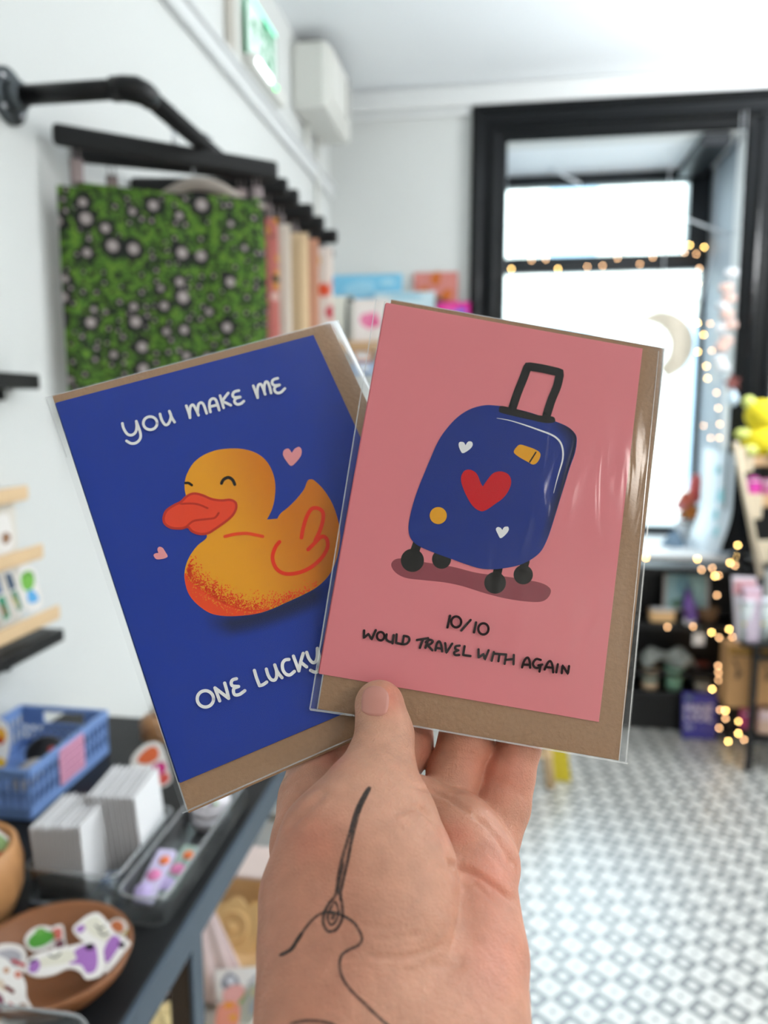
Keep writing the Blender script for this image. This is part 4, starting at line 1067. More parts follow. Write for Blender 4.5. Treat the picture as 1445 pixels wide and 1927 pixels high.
mb = MB(); mb.tube([(XL+0.02, 3.30, 2.67), (XL+0.02, 3.30, 2.56)], 0.012, 10); mb.tube([(XL+0.02, 3.48, 2.67), (XL+0.02, 3.48, 2.0)], 0.010, 10); part('cable', mb, white_pl, t)

# ------------------------------------------------------------------ display racks on the left wall
pine = mat('pale_pine', (222, 190, 148), .6, var=.08, scale=25)
t = thing('wall_shelf', 'black wall shelf bar level with the card tops at the left edge', 'shelf', (-0.83, 1.0, 1.545))
mb = MB(); mb.box((-0.835, 0.955, 1.543), (0.05, 0.62, 0.026), 0, 0.003); part('board', mb, black_metal, t)
for y in (0.75, 1.2):
    mb = MB(); mb.box((-0.848, y, 1.525), (0.022, 0.012, 0.03), 0, 0.002); part('bracket', mb, black_metal, t)
t = thing('wall_shelf', 'lower black wall shelf under the wooden sticker rack', 'shelf', (-0.81, 1.0, 1.10))
mb = MB(); mb.box((-0.815, 0.92, 1.096), (0.09, 0.62, 0.022), 0, 0.003); part('board', mb, black_metal, t)
for y in (0.75, 1.15):
    mb = MB(); mb.box((-0.842, y, 1.07), (0.034, 0.012, 0.035), 0, 0.002); part('bracket', mb, black_metal, t)
t = thing('sticker_rack', 'tiered pale pine rack of stickers on the lower black wall shelf', 'display rack', (-0.80, 0.98, 1.107))
for i, (x, z) in enumerate(((-0.795, 1.128), (-0.820, 1.238), (-0.842, 1.342))):
    mb = MB(); mb.box((x, 0.93, z), (0.030, 0.61, 0.010), 0, 0.002); mb.box((x+0.013, 0.93, z+0.010), (0.006, 0.61, 0.022), 0, 0.002); part('ledge', mb, pine, t)
mb = MB(); mb.box((-0.854, 0.93, 1.235), (0.008, 0.60, 0.25), 0, 0.002); part('backboard', mb, mat('white_board', (222, 216, 206), .7), t)
ink_m = ink_material('sticker_print', .4)
class PlaneAt:
    """Flat printed pieces: a plane in the room through p facing nrm."""
    def __init__(s, p, nrm, up=(0, 0, 1)):
        z = Vector(nrm).normalized(); x = Vector(up).cross(z).normalized(); y = z.cross(x)
        s.M = Matrix(((x.x, y.x, z.x, p[0]), (x.y, y.y, z.y, p[1]), (x.z, y.z, z.z, p[2]), (0, 0, 0, 1))); s.Mi = s.M.inverted()
    def uv(s, px, py):
        o = s.Mi @ CAMP; d = s.Mi.to_3x3() @ ray(px, py); t = -o.z/d.z; q = o+d*t; return (q.x, q.y)
def flat(name, label, cat, pl, outline, layers, th=0.0012, base=(238, 234, 230), group=None, k=5, smooth=True, lift=0.00012):
    """Sticker or printed card: real slab with printed shapes; outline and layers in photo pixels."""
    mb = MB(); mb.col = lin(base)
    q = [pl.uv(*p) for p in (smooth_path(outline, k, True) if smooth else outline)]
    mb.prism(q, th, Matrix.Identity(4), z0=-th)
    A = Art(pl, mb); A.z = lift; A.up = lambda: setattr(A, 'z', A.z+lift*0.6)
    for ly in layers:
        if ly[0] == 'p': A.poly(ly[1], lin(ly[2]), 5)
        elif ly[0] == 'q': A.poly(ly[1], lin(ly[2]), 1, False)
        elif ly[0] == 's': A.stroke(ly[1], ly[2], lin(ly[3]))
        elif ly[0] == 'd': A.disc(ly[1][0], ly[1][1], ly[2], lin(ly[3]))
    o = obj(name, mb, ink_m, None, label=label, cat=cat, group=group)
    o.matrix_world = pl.M
    return o
pl = PlaneAt((-0.803, 1.1, 1.14), (0.85, -0.30, 0.12))
flat('sticker', 'green frog sticker in a blue top standing on the wooden rack', 'sticker', pl, [(34,1074),(50,1064),(64,1070),(72,1100),(80,1130),(76,1146),(58,1152),(48,1140),(38,1110)],
     [('p', [(40,1082),(52,1074),(62,1078),(65,1094),(60,1108),(48,1112),(40,1100)], (122, 186, 82)), ('p', [(52,1112),(64,1112),(72,1124),(70,1132),(54,1134)], (96, 172, 226)), ('d', (46,1082), 3, (60, 90, 40)), ('d', (58,1080), 3, (60, 90, 40))])
flat('bookmark', 'dark blue and green bookmark next to the frog sticker', 'bookmark', pl, [(6,1076),(22,1072),(46,1146),(32,1160)],
     [('q', [(9,1080),(20,1077),(30,1106),(18,1112)], (40, 70, 100)), ('q', [(20,1114),(31,1110),(42,1144),(34,1152)], (72, 130, 104)), ('s', [(24,1125),(33,1140)], 5, (196, 178, 110))], smooth=False)
flat('bookmark', 'blue bookmark cut by the left edge of the photo beside another bookmark', 'bookmark', pl, [(-22,1084),(-2,1078),(24,1164),(6,1176)],
     [('q', [(-18,1088),(-3,1083),(6,1115),(-8,1122)], (66, 100, 140)), ('q', [(-6,1126),(8,1120),(20,1160),(8,1170)], (60, 140, 110)), ('s', [(2,1140),(10,1156)], 5, (170, 90, 60))], smooth=False)
pl2 = PlaneAt((-0.835, 1.1, 1.25), (0.85, -0.30, 0.12))
flat('sticker', 'small white sticker with a brown animal on the middle wooden ledge', 'sticker', pl2, [(-14,980),(14,968),(24,1010),(22,1034),(-6,1044)], [('p', [(4,1006),(12,1002),(20,1008),(18,1018),(10,1024),(4,1018)], (150, 112, 84))])
# ------------------------------------------------------------------ the display table
TZ = 0.90
table_top = mat('black_table_top', (26, 27, 29), .45, var=.12, scale=14, bump=.1, bscale=90, spec=.25)
table_edge = mat('steel_edge', (70, 84, 98), .4, metal=.3, var=.06, scale=20)
leg_m = mat('dark_wood_leg', (62, 46, 30), .5, var=.15, scale=16)
table = thing('display_table', 'long narrow black display table with a steel edge along the left wall', 'table', (-0.6, 0.9, 0.0))
mb = MB(); mb.box((-0.605, 0.78, TZ-0.0125), (0.49, 1.12, 0.025), 0, 0.003); part('tabletop', mb, table_top, table)
mb = MB(); mb.box((-0.358, 0.78, TZ-0.0225), (0.006, 1.12, 0.045), 0, 0.0015); part('edge_strip', mb, table_edge, table, 'grey blue steel edge strip')
for y in (0.27, 0.815, 1.29):
    for x in (-0.375, -0.835):
        mb = MB(); mb.box((x-0.002, y, (TZ-0.025)/2), (0.026, 0.03, TZ-0.025), 0, 0.002); lg = part('leg', mb, leg_m, table)
        mb = MB(); mb.box((x+0.0145, y, (TZ-0.025)/2), (0.005, 0.032, TZ-0.025), 0, 0.001); part('leg_facing', mb, table_edge, lg)
mb = MB(); mb.box((-0.605, 0.95, 0.44), (0.46, 1.40, 0.02), 0, 0.002); part('lower_shelf', mb, mat('pale_shelf', (216, 212, 206), .6), table, 'pale lower shelf')

# ---- blue plastic crate
blue_pl = mat('blue_crate_plastic', (122, 154, 210), .45, var=.05, scale=20)
crate = thing('plastic_crate', 'blue plastic crate with holes and a pink label on the table', 'crate', (-0.74, 1.07, TZ))
cx0, cx1, cy0, cy1, cz0, cz1 = -0.832, -0.672, 0.960, 1.185, TZ+0.001, TZ+0.078
mb = MB(); mb.box(((cx0+cx1)/2, (cy0+cy1)/2, cz0+0.003), (cx1-cx0, cy1-cy0, 0.005)); part('base', mb, blue_pl, crate)
def lattice(p0, p1, z0, z1, hole=True):
    """Crate wall built from a top rim, bottom band and upright slats, so light comes through the slots."""
    p0, p1 = Vector(p0), Vector(p1); d = p1-p0; L = d.length; a = math.atan2(d.y, d.x); mb = MB()
    def seg(t0, t1, za, zb, th=0.004):
        c = p0+d*((t0+t1)/2); mb.box((c.x, c.y, (za+zb)/2), (L*(t1-t0), th, zb-za), a, 0.001)
    if hole:
        seg(0, 1, z1-0.008, z1, .008); seg(0, 0.26, z1-0.030, z1-0.008); seg(0.74, 1, z1-0.030, z1-0.008)
        seg(0, 1, z1-0.036, z1-0.030)
    else: seg(0, 1, z1-0.014, z1, .008)
    seg(0, 1, z0, z0+0.018); zz = z1-(0.036 if hole else 0.014)
    n = max(6, int(L/0.013))
    for i in range(n+1):
        t = i/n; seg(max(0, t-.16/n*1.2), min(1, t+.16/n*1.2), z0+0.018, zz)
    seg(0, 1, (z0+0.018+zz)/2-0.002, (z0+0.018+zz)/2+0.002)
    return mb
for a, b, hl in (((cx1, cy0), (cx1, cy1), False), ((cx0, cy0), (cx0, cy1), False), ((cx0, cy0), (cx1, cy0), False), ((cx0, cy1), (cx1, cy1), True)):
    part('side', lattice((*a, 0), (*b, 0), cz0, cz1, hl), blue_pl, crate)
mb = MB(); mb.box((cx1+0.004, 1.068, TZ+0.045), (0.002, 0.070, 0.058), 0, 0.0005)
lab = part('label', mb, mat('pink_paper', (222, 160, 188), .7, var=.03), crate, 'pink paper label with lines of dark handwriting')
mb = MB(); rr = random.Random(2)
for k in range(4):
    z = TZ+0.064-k*0.012; y = 1.040
    while y < 1.094:
        w = rr.uniform(.004, .009); mb.box((cx1+0.0053, y+w/2, z), (0.0006, w, 0.0022)); y += w+0.0025
part('handwriting', mb, mat('pink_pen', (150, 70, 110), .7), lab)
for i, (x, y, c, n_) in enumerate(((-0.775, 1.01, (40, 40, 44), 'black and white badge lying in the blue crate, near side'), (-0.735, 1.10, (34, 34, 38), 'black enamel badge lying at the far side of the blue crate'), (-0.715, 1.02, (200, 190, 180), 'pale round badge lying in the blue crate'))):
    b = thing('badge', n_, 'badge', (x, y, TZ+0.012), 0, 'badges in the blue crate')
    mb = MB(); mb.lathe([(0.030, 0), (0.031, 0.003), (0.026, 0.008), (0.0, 0.010)], n=24); o = obj('face', mb, mat('badge_%d' % i, c, .3, var=.5, scale=60), b)
    b.rotation_euler = (0.5, 0.4*(1 if i % 2 else -1), 0); b.location.z = TZ+0.035
    mb = MB(); mb.tube([(-0.015, 0, -0.002), (0.015, 0, -0.002)], 0.001, 6); obj('pin', mb, chrome, b)
    if i < 2:
        mb = MB(); mb.lathe([(0.010, 0.0085), (0.0, 0.0105)], (0.006, 0.004, 0), 12); obj('motif', mb, mat('badge_red', (190, 50, 44), .4), b)
pl = PlaneAt((-0.80, 0.985, 0.96), (0.5, -0.9, 0.35))
flat('sticker', 'white sticker with an orange bird at the left edge, in front of the crate', 'sticker', pl, [(-30,1356),(4,1354),(18,1380),(14,1430),(-4,1446),(-30,1450)], [('p', [(-16,1372),(4,1370),(12,1384),(6,1398),(-14,1400)], (232, 170, 60)), ('p', [(-12,1388),(0,1386),(8,1394),(0,1402)], (190, 60, 30)), ('p', [(-26,1430),(0,1425),(12,1436),(-4,1446)], (236, 190, 60))])

# ---- wooden bowls
bowl_wood = mat('bowl_wood', (196, 142, 92), .5, var=.16, scale=22, bump=.1)
bowl_dark = mat('dark_bowl_wood', (138, 88, 54), .45, var=.28, scale=16, bump=.1)
def bowl(label, c, prof, m, grp='wooden bowls of stickers', wob=1.0):
    t = thing('wooden_bowl', label, 'bowl', c, 0, grp); mb = MB(); mb.lathe(prof, n=48, sx=wob); obj('bowl', mb, m, t); return t
b1 = Vector((-0.622, 0.744, TZ))
bowl('tall pale wooden bowl at the left edge of the photo', b1, [(0.0, 0.0), (0.048, 0.0), (0.062, 0.010), (0.072, 0.036), (0.073, 0.066), (0.068, 0.088), (0.064, 0.092), (0.058, 0.088), (0.058, 0.05), (0.043, 0.020), (0.0, 0.016)], bowl_wood)
b2 = Vector((-0.457, 0.668, TZ))
bowl('low dark wooden bowl of purple stickers near the table edge', b2, [(0.0, 0.0), (0.044, 0.0), (0.064, 0.008), (0.078, 0.023), (0.084, 0.036), (0.0825, 0.039), (0.077, 0.036), (0.063, 0.022), (0.044, 0.012), (0.0, 0.010)], bowl_dark)
pl = PlaneAt((-0.612, 0.728, 0.968), (0.35, -0.55, 0.7))
flat('sticker', 'red and green sticker standing in the tall pale bowl', 'sticker', pl, [(-14,1564),(8,1570),(22,1588),(22,1618),(4,1640),(-14,1642)], [('p', [(-10,1570),(6,1574),(18,1590),(14,1600),(-10,1602)], (150, 178, 120)), ('p', [(-10,1606),(16,1602),(16,1618),(2,1634),(-10,1632)], (188, 70, 60))])
def tri(cx, cy, s, c): return ('p', [(cx-s, cy+s*.6), (cx, cy-s), (cx+s, cy+s*.6)], c)
PUR, CRM, DK = (164, 112, 184), (226, 222, 206), (38, 30, 40)
plA = PlaneAt((-0.42, 0.672, TZ+0.037), (0.05, -0.20, 0.95))
flat('sticker', 'purple and white striped animal sticker, upper one in the low bowl', 'sticker', plA,
     [(137,1748),(152,1732),(166,1722),(185,1718),(205,1738),(218,1758),(240,1768),(246,1780),(232,1800),(210,1822),(196,1830),(188,1800),(168,1778),(150,1766)],
     [('p', [(158,1738),(180,1724),(196,1740),(206,1756),(212,1766),(200,1772),(186,1766),(170,1758)], CRM), ('p', [(142,1748),(156,1740),(160,1748),(150,1756)], PUR), ('p', [(200,1776),(214,1760),(228,1772),(218,1792),(202,1812),(194,1800)], PUR),
      ('p', [(222,1776),(236,1774),(230,1786)], DK), ('s', [(180,1742),(188,1748),(196,1744)], 3, DK), ('s', [(186,1752),(194,1760),(204,1756)], 3, DK)], group='animal stickers in the low bowl')
plB = PlaneAt((-0.43, 0.655, TZ+0.044), (0.05, -0.24, 0.95))
flat('sticker', 'purple and white striped animal sticker, lower one in the low bowl', 'sticker', plB,
     [(48,1828),(52,1808),(66,1796),(100,1786),(140,1778),(172,1770),(188,1778),(196,1800),(194,1828),(184,1838),(162,1842),(150,1828),(128,1822),(100,1834),(70,1838)],
     [('p', [(66,1810),(92,1798),(126,1788),(144,1792),(140,1806),(120,1814),(92,1818),(76,1820)], CRM), ('p', [(54,1828),(58,1812),(70,1806),(76,1816),(68,1830)], PUR), ('p', [(140,1790),(160,1778),(178,1778),(184,1804),(180,1826),(164,1832),(152,1816),(130,1814),(144,1804)], PUR),
      ('p', [(160,1780),(174,1776),(176,1786),(164,1788)], DK), ('s', [(92,1798),(104,1802),(114,1794)], 3, DK), ('s', [(56,1812),(66,1806)], 4, DK)], group='animal stickers in the low bowl')
plC = PlaneAt((-0.47, 0.69, TZ+0.028), (0.05, -0.30, 0.95))
flat('sticker', 'green leaf sticker at the back of the low bowl', 'sticker', plC, [(46,1772),(56,1752),(78,1742),(102,1748),(112,1764),(92,1784),(62,1790)], [('p', [(52,1772),(66,1756),(90,1752),(104,1762),(86,1778),(62,1784)], (86, 158, 64)), ('p', [(66,1752),(78,1746),(86,1752),(72,1760)], (110, 170, 80))])
flat('sticker', 'grey and red sticker at the left inside the low bowl', 'sticker', plC, [(-20,1792),(6,1776),(40,1780),(50,1800),(44,1830),(10,1840),(-20,1834)], [('p', [(-10,1796),(20,1786),(40,1796),(30,1820),(-8,1826)], (178, 176, 184)), ('s', [(24,1808),(48,1818)], 7, (196, 70, 80))])
flat('sticker', 'coral red sticker between the leaf and the purple stickers', 'sticker', plC, [(92,1750),(116,1740),(122,1764),(124,1784),(104,1794),(98,1776)], [('p', [(98,1752),(114,1746),(116,1764),(104,1768)], (206, 110, 100)), ('p', [(104,1774),(118,1768),(120,1782),(106,1788)], (128, 84, 96))])
flat('sticker', 'orange sticker at the right rim of the low bowl', 'sticker', PlaneAt((-0.40, 0.70, TZ+0.030), (-0.3, -0.3, 0.9)), [(204,1738),(218,1728),(236,1734),(242,1758),(228,1766),(212,1756)], [('p', [(208,1740),(220,1732),(232,1740),(230,1754),(216,1752)], (218, 128, 84)), ('s', [(232,1758),(240,1752)], 4, (220, 196, 90))])

# ---- clear trays
acrylic = film('clear_acrylic', (0.94, 0.96, 0.96), 0.05, 0.04, 0.03)
acr_edge = film('acrylic_edge', (0.82, 0.86, 0.88), 0.30, 0.08, 0.25)
def tray(label, x0, x1, y0, y1, h, rnd_=0.012, z=TZ):
    t = thing('acrylic_tray', label, 'tray', ((x0+x1)/2, (y0+y1)/2, z), 0, 'clear acrylic trays'); z0 = z+0.001
    def rr(x0, x1, y0, y1, r, n=5):
        out = []
        for cx, cy, a0 in ((x1-r, y0+r, -PI/2), (x1-r, y1-r, 0), (x0+r, y1-r, PI/2), (x0+r, y0+r, PI)):
            out += [(cx+r*math.cos(a0+k*PI/2/n), cy+r*math.sin(a0+k*PI/2/n)) for k in range(n+1)]
        return out
    o = rr(x0, x1, y0, y1, rnd_); i_ = rr(x0+.002, x1-.002, y0+.002, y1-.002, rnd_-.002); n = len(o)
    mb = MB(); vs = [(x, y, z0) for x, y in o]+[(x, y, z0+h) for x, y in o]+[(x, y, z0+h) for x, y in i_]+[(x, y, z0+.002) for x, y in i_]
    fs = [(r*n+k, r*n+(k+1) % n, (r+1)*n+(k+1) % n, (r+1)*n+k) for r in (0, 2) for k in range(n)]
    fs += [tuple(range(n))[::-1], tuple(3*n+k for k in range(n))]
    mb.add(vs, fs, True); part('walls', mb, acrylic, t)
    mb = MB(); mb.tube([(x, y, z0+h) for x, y in rr(x0+.001, x1-.001, y0+.001, y1-.001, rnd_)], 0.0016, 6, closed=True); part('rim', mb, acr_edge, t)
    return t
tray('clear tray of white card packs behind the wooden bowls', -0.566, -0.443, 0.786, 0.950, 0.045)
tray('long clear tray of sticker packs along the table edge', -0.439, -0.376, 0.768, 1.075, 0.035, 0.02)
tray('rounded clear tray in the bottom left corner of the photo', -0.56, -0.352, 0.38, 0.586, 0.046, 0.03)
# ---- white card packs standing in the tray: faces to the aisle, edges to the lens
card_white = mat('white_card', (236, 236, 238), .6, var=.03, scale=30)
card_side = mat('card_edge', (150, 140, 138), .7, var=.05, scale=200)
def pack(label, x, y, w, h, lean, grp, th=0.0075, rz=0.0):
    t = thing('card_pack', label, 'card pack', (x, y, TZ+0.004), rz, grp)
    Rm = Matrix.Rotation(lean, 3, 'Y')
    mb = MB()
    mb.box(Rm @ Vector((0.0014, 0, h/2)), (0.0020, w, h), M=Rm, bev=0.0005); obj('card', mb, card_white, t)
    mb = MB(); mb.box(Rm @ Vector((-0.0010, 0, h/2-0.001)), (0.0024, w-0.003, h-0.002), M=Rm, bev=0.0005); obj('envelope', mb, card_side, t)
    return t
for i in range(9):
    pack('plain white card pack standing in the shorter left stack beside the tall bowl', -0.550+i*0.0068, 0.831+i*0.001, 0.082, 0.094+0.001*(i % 3), -0.08+0.005*i, 'white card packs, left stack', rz=0.06)
for i in range(9):
    pack('plain white card pack standing in the taller right stack of the clear tray', -0.508+i*0.0070, 0.898+i*0.0005, 0.086, 0.104+0.001*(i % 2), -0.13+0.005*i, 'white card packs, right stack', rz=0.10)
# ---- things in the long tray
holo = mat('holographic_film', (170, 190, 180), .25, metal=.3, var=.35, scale=45)
for (lab_, c, s, rz, cols) in (
    ('lilac and white sticker pack lying at the near end of the long tray', (-0.418, 0.832, TZ+0.020), (0.026, 0.085, 0.010), 0.05, [(196, 178, 226), (226, 130, 180), (236, 120, 60)]),
    ('green shimmering sticker pack beside the lilac one in the long tray', (-0.395, 0.850, TZ+0.018), (0.024, 0.080, 0.012), -0.02, [(130, 210, 150), (200, 120, 170), (220, 220, 140)])):
    t = thing('sticker_pack', lab_, 'sticker pack', c, rz, 'sticker packs in the long tray')
    mb = MB(); mb.box((0, 0, 0), s, 0, 0.004); obj('packet', mb, holo if 'green' in lab_ else mat('lilac_card', (206, 196, 226), .4, var=.1, scale=50), t)
    for k, cc in enumerate(cols):
        mb = MB(); mb.lathe([(0.011-.002*k, 0), (0.0105-.002*k, 0.0012), (0, 0.0015)], (0.004*(k-1), -0.026+0.024*k, s[2]/2), 16); obj('picture', mb, mat('pic%d_%d' % (len(lab_), k), cc, .4, var=.2, scale=90), t)
    t.rotation_euler = (0.22, 0.05, rz)
t = thing('sticker_pile', 'round pile of white stickers at the far end of the long tray', 'sticker pile', (-0.408, 0.990, TZ+0.004))
for k in range(5):
    mb = MB(); mb.lathe([(0.028-.0005*k, 0.0075*k+.001), (0.0285-.0005*k, 0.0075*k+.004), (0.028-.0005*k, 0.0075*k+.007), (0, 0.0075*k+.0072)], (0.002*math.sin(k*2), 0.002*math.cos(k*3), 0), 30); obj('sticker', mb, mat('pile_white', (222, 218, 224), .4, var=.08, scale=60), t)
mb = MB(); rr = random.Random(8)
for k, cc in enumerate(((120, 170, 100), (110, 100, 170), (90, 150, 200), (210, 170, 140), (150, 110, 160))):
    mb = MB(); mb.lathe([(rr.uniform(.005, .009), 0), (0, .001)], (rr.uniform(-.016, .014), rr.uniform(-.018, .012), 0.038), 10); obj('motif', mb, mat('pile_motif_%d' % k, cc, .5), t)
# ---- things at the far end of the table
pl = PlaneAt((-0.545, 1.02, TZ+0.06), (0.45, -0.85, 0.35))
flat('sticker', 'white framed sticker of orange and magenta wings leaning behind the card packs', 'sticker', pl, [(246,1432),(262,1408),(286,1396),(306,1404),(318,1440),(322,1470),(300,1482),(276,1468),(256,1456)],
     [('p', [(258,1432),(270,1414),(288,1404),(298,1412),(296,1428),(276,1438)], (226, 110, 66)), ('p', [(276,1452),(290,1438),(308,1434),(312,1450),(292,1462)], (206, 50, 130)), ('p', [(292,1466),(314,1454),(318,1468),(302,1478)], (222, 90, 80))])
t = thing('wooden_pot', 'small round wooden pot at the far end of the black table', 'pot', (-0.61, 1.25, TZ))
mb = MB(); mb.lathe([(0.0, 0), (0.024, 0.0), (0.030, 0.008), (0.031, 0.034), (0.026, 0.044), (0.0, 0.046)], (-0.61, 1.25, TZ), 24); part('body', mb, mat('pot_wood', (176, 130, 88), .5, var=.15, scale=30), t)
mb = MB(); mb.ball((-0.61, 1.25, TZ+0.050), 0.008, 8); part('knob', mb, mat('pot_wood'), t)
# ---- loose stickers at the lower left corner
plD = PlaneAt((-0.50, 0.56, TZ+0.035), (0.35, -0.55, 0.75))
flat('sticker', 'cream sticker with red dots in the bottom left clear tray', 'sticker', plD, [(-24,1806),(8,1802),(24,1818),(36,1826),(48,1850),(50,1876),(60,1896),(56,1918),(30,1930),(-24,1940)],
     [('d', (34,1834), 7, (206, 130, 112)), ('d', (12,1826), 6, (196, 150, 120)), ('p', [(-16,1850),(4,1844),(10,1866),(-6,1880)], (214, 196, 176)), ('s', [(12,1858),(24,1866)], 8, (120, 50, 46)), ('s', [(14,1886),(28,1896)], 6, (190, 70, 66)), ('s', [(10,1906),(26,1910)], 6, (190, 80, 70)), ('p', [(36,1890),(50,1890),(52,1910),(40,1914)], (176, 150, 134))])
flat('sticker', 'plum and peach sticker tucked under the cream one in the corner tray', 'sticker', PlaneAt((-0.50, 0.545, TZ+0.026), (0.35, -0.55, 0.75)), [(-24,1856),(2,1862),(16,1880),(14,1912),(-6,1926),(-24,1926)], [('p', [(-18,1866),(0,1870),(8,1886),(0,1902),(-18,1902)], (130, 74, 92)), ('p', [(-16,1906),(2,1904),(4,1916),(-14,1922)], (222, 170, 130))])
# ------------------------------------------------------------------ goods on the shelf under the table
SZ = 0.451
tan_ply = mat('tan_plywood', (234, 192, 138), .6, var=.10, scale=14)
t = thing('wooden_box', 'plain tan wooden box under the table behind the carved signs', 'box', (-0.52, 1.42, SZ))
mb = MB(); mb.box((-0.50, 1.45, SZ+0.045), (0.26, 0.10, 0.09), 0, 0.004); part('body', mb, tan_ply, t)
mb = MB(); mb.box((-0.50, 1.45, SZ+0.094), (0.27, 0.11, 0.008), 0, 0.003); part('lid', mb, mat('pink_white_lid', (226, 206, 198), .6), t)
carve = mat('carved_wood', (232, 194, 134), .6, var=.16, scale=30, bump=.4, bscale=120)
for i, (x, y, lab) in enumerate(((-0.500, 1.285, 'scalloped carved wooden plaque leaning under the table, nearer the leg'), (-0.425, 1.300, 'scalloped carved wooden plaque under the table, nearer the hand'))):
    t = thing('wooden_plaque', lab, 'plaque', (x, y, SZ+0.02), 0, 'carved wooden plaques under the table')
    pts = []
    for k in range(48):
        a = 2*PI*k/48; r = 0.055+0.006*math.cos(8*a); pts.append((r*math.cos(a)*1.1, r*math.sin(a)*.9+0.035))
    Rx = Matrix.Rotation(math.radians(52), 4, 'X')
    mb = MB(); mb.prism(pts, 0.014, Rx, z0=-0.007); obj('plate', mb, carve, t)
    ring = [Rx @ Vector((0.026*math.cos(2*PI*k/24)*1.15, 0.026*math.sin(2*PI*k/24)+0.035, 0.008)) for k in range(24)]
    mb = MB(); mb.tube(ring, 0.004, 8, closed=True); mb.ball(Rx @ Vector((0, 0.035, 0.008)), 0.009, 8); obj('carving', mb, carve, t)
t = thing('wooden_tray', 'tan wooden tray under the carved plaques', 'tray', (-0.47, 1.27, SZ))
mb = MB(); mb.box((-0.46, 1.262, SZ+0.010), (0.22, 0.16, 0.018), 0, 0.003); part('base', mb, tan_ply, t)
mb = MB(); mb.box((-0.46, 1.186, SZ+0.018), (0.22, 0.008, 0.034), 0, 0.002); part('lip', mb, tan_ply, t)
def lay(x, y, z, n=(0.1, -0.55, 0.83)): return PlaneAt((x, y, z), n)
flat('sticker_sheet', 'white sheet with a grey eye shaped print in front of the wooden tray', 'sticker sheet', lay(-0.44, 1.14, SZ+0.04), [(404,1824),(500,1818),(496,1900),(408,1890)], [('p', [(416,1846),(430,1830),(446,1838),(450,1854),(436,1866),(420,1860)], (150, 152, 164)), ('d', (434,1846), 8, (226, 228, 234)), ('s', [(470,1850),(482,1838)], 7, (176, 176, 180))], smooth=False)
flat('sticker', 'pink oval sticker lying under the table', 'sticker', lay(-0.43, 1.115, SZ+0.055), [(418,1872),(428,1858),(448,1852),(460,1860),(458,1874),(442,1886),(424,1888)], [], base=(232, 172, 166))
flat('sticker', 'salmon and orange sticker at the bottom edge beside the hand', 'sticker', lay(-0.43, 1.08, SZ+0.06), [(406,1910),(416,1888),(446,1886),(452,1904),(444,1935),(408,1940)], [('p', [(422,1890),(436,1886),(440,1894),(426,1898)], (232, 150, 40)), ('p', [(430,1914),(444,1908),(442,1924)], (230, 160, 60))], base=(230, 150, 128))
flat('card', 'pale green card standing right of the pink sticker under the table', 'card', lay(-0.405, 1.13, SZ+0.06, (-0.4, -0.8, 0.4)), [(446,1888),(462,1860),(474,1852),(492,1846),(488,1905),(470,1927),(450,1927)], [('q', [(448,1886),(462,1864),(464,1872),(450,1896)], (150, 200, 110)), ('d', (478,1866), 8, (236, 236, 200)), ('q', [(468,1890),(486,1880),(486,1900),(470,1912)], (190, 210, 226))], base=(214, 226, 222), smooth=False)
t = thing('plush_toy', 'cream star shaped cushion with red marks on the shelf under the table', 'plush toy', (-0.56, 1.03, SZ))
mb = MB()
def star(u, v):
    a = 2*PI*u; ph = PI*(v-.5); r = (0.075+0.022*math.cos(5*a))*math.cos(ph)
    return (-0.535+r*math.cos(a), 1.06+r*math.sin(a)*.8, SZ+0.035+0.032*math.sin(ph)*(1-0.25*math.cos(5*a)*math.cos(ph)))
mb.grid(star, 50, 16); part('body', mb, mat('cream_plush', (238, 214, 156), .9, var=.06, scale=60, bump=.4, bscale=300), t)
for k, (dx, dy) in enumerate(((-.03, -.02), (.005, -.035), (.04, -.01))):
    mb = MB(); mb.box((-0.535+dx, 1.06+dy-.012, SZ+0.066), (.006, .022, .004), .4*k, .0015); part('red_mark', mb, mat('red_felt', (196, 54, 48), .9), t)
t = thing('fabric_pouch', 'pale pink pleated fabric pouch standing under the table behind the leg', 'pouch', (-0.55, 1.22, SZ))
mb = MB()
def pleat(u, v):
    a = 2*PI*u; r = (0.035+0.05*v)*(1+.10*math.sin(11*a)*(.3+v)); return (-0.545+r*math.cos(a)*1.2, 1.20+r*math.sin(a)*.5, SZ+0.18-0.17*v)
mb.grid(pleat, 88, 14); part('body', mb, mat('pink_white_fabric', (228, 208, 208), .85, var=.06, scale=40), t)
mb = MB(); mb.tube([(-0.545+0.044*math.cos(2*PI*k/20), 1.20+0.019*math.sin(2*PI*k/20), SZ+0.178) for k in range(20)], 0.005, 8, closed=True); part('drawstring', mb, mat('pink_cord', (222, 180, 184), .8), t)
for i, (x, y, c, lab) in enumerate(((-0.475, 0.985, (190, 50, 48), 'red and cream badge card at the bottom edge left of the table leg'), (-0.66, 1.0, (236, 190, 70), 'yellow packet at the bottom left under the table'))):
    t = thing('packet', lab, 'packet', (x, y, SZ)); mb = MB(); mb.box((x, y, SZ+0.03), (0.05, 0.012, 0.06), .3*i, .002); part('card', mb, mat('packet_card_%d' % i, (232, 220, 200), .6), t)
    mb = MB(); mb.box((x, y-.008, SZ+0.032), (0.03, 0.006, 0.03), .3*i, .004); part('content', mb, mat('packet_content_%d' % i, c, .5), t)
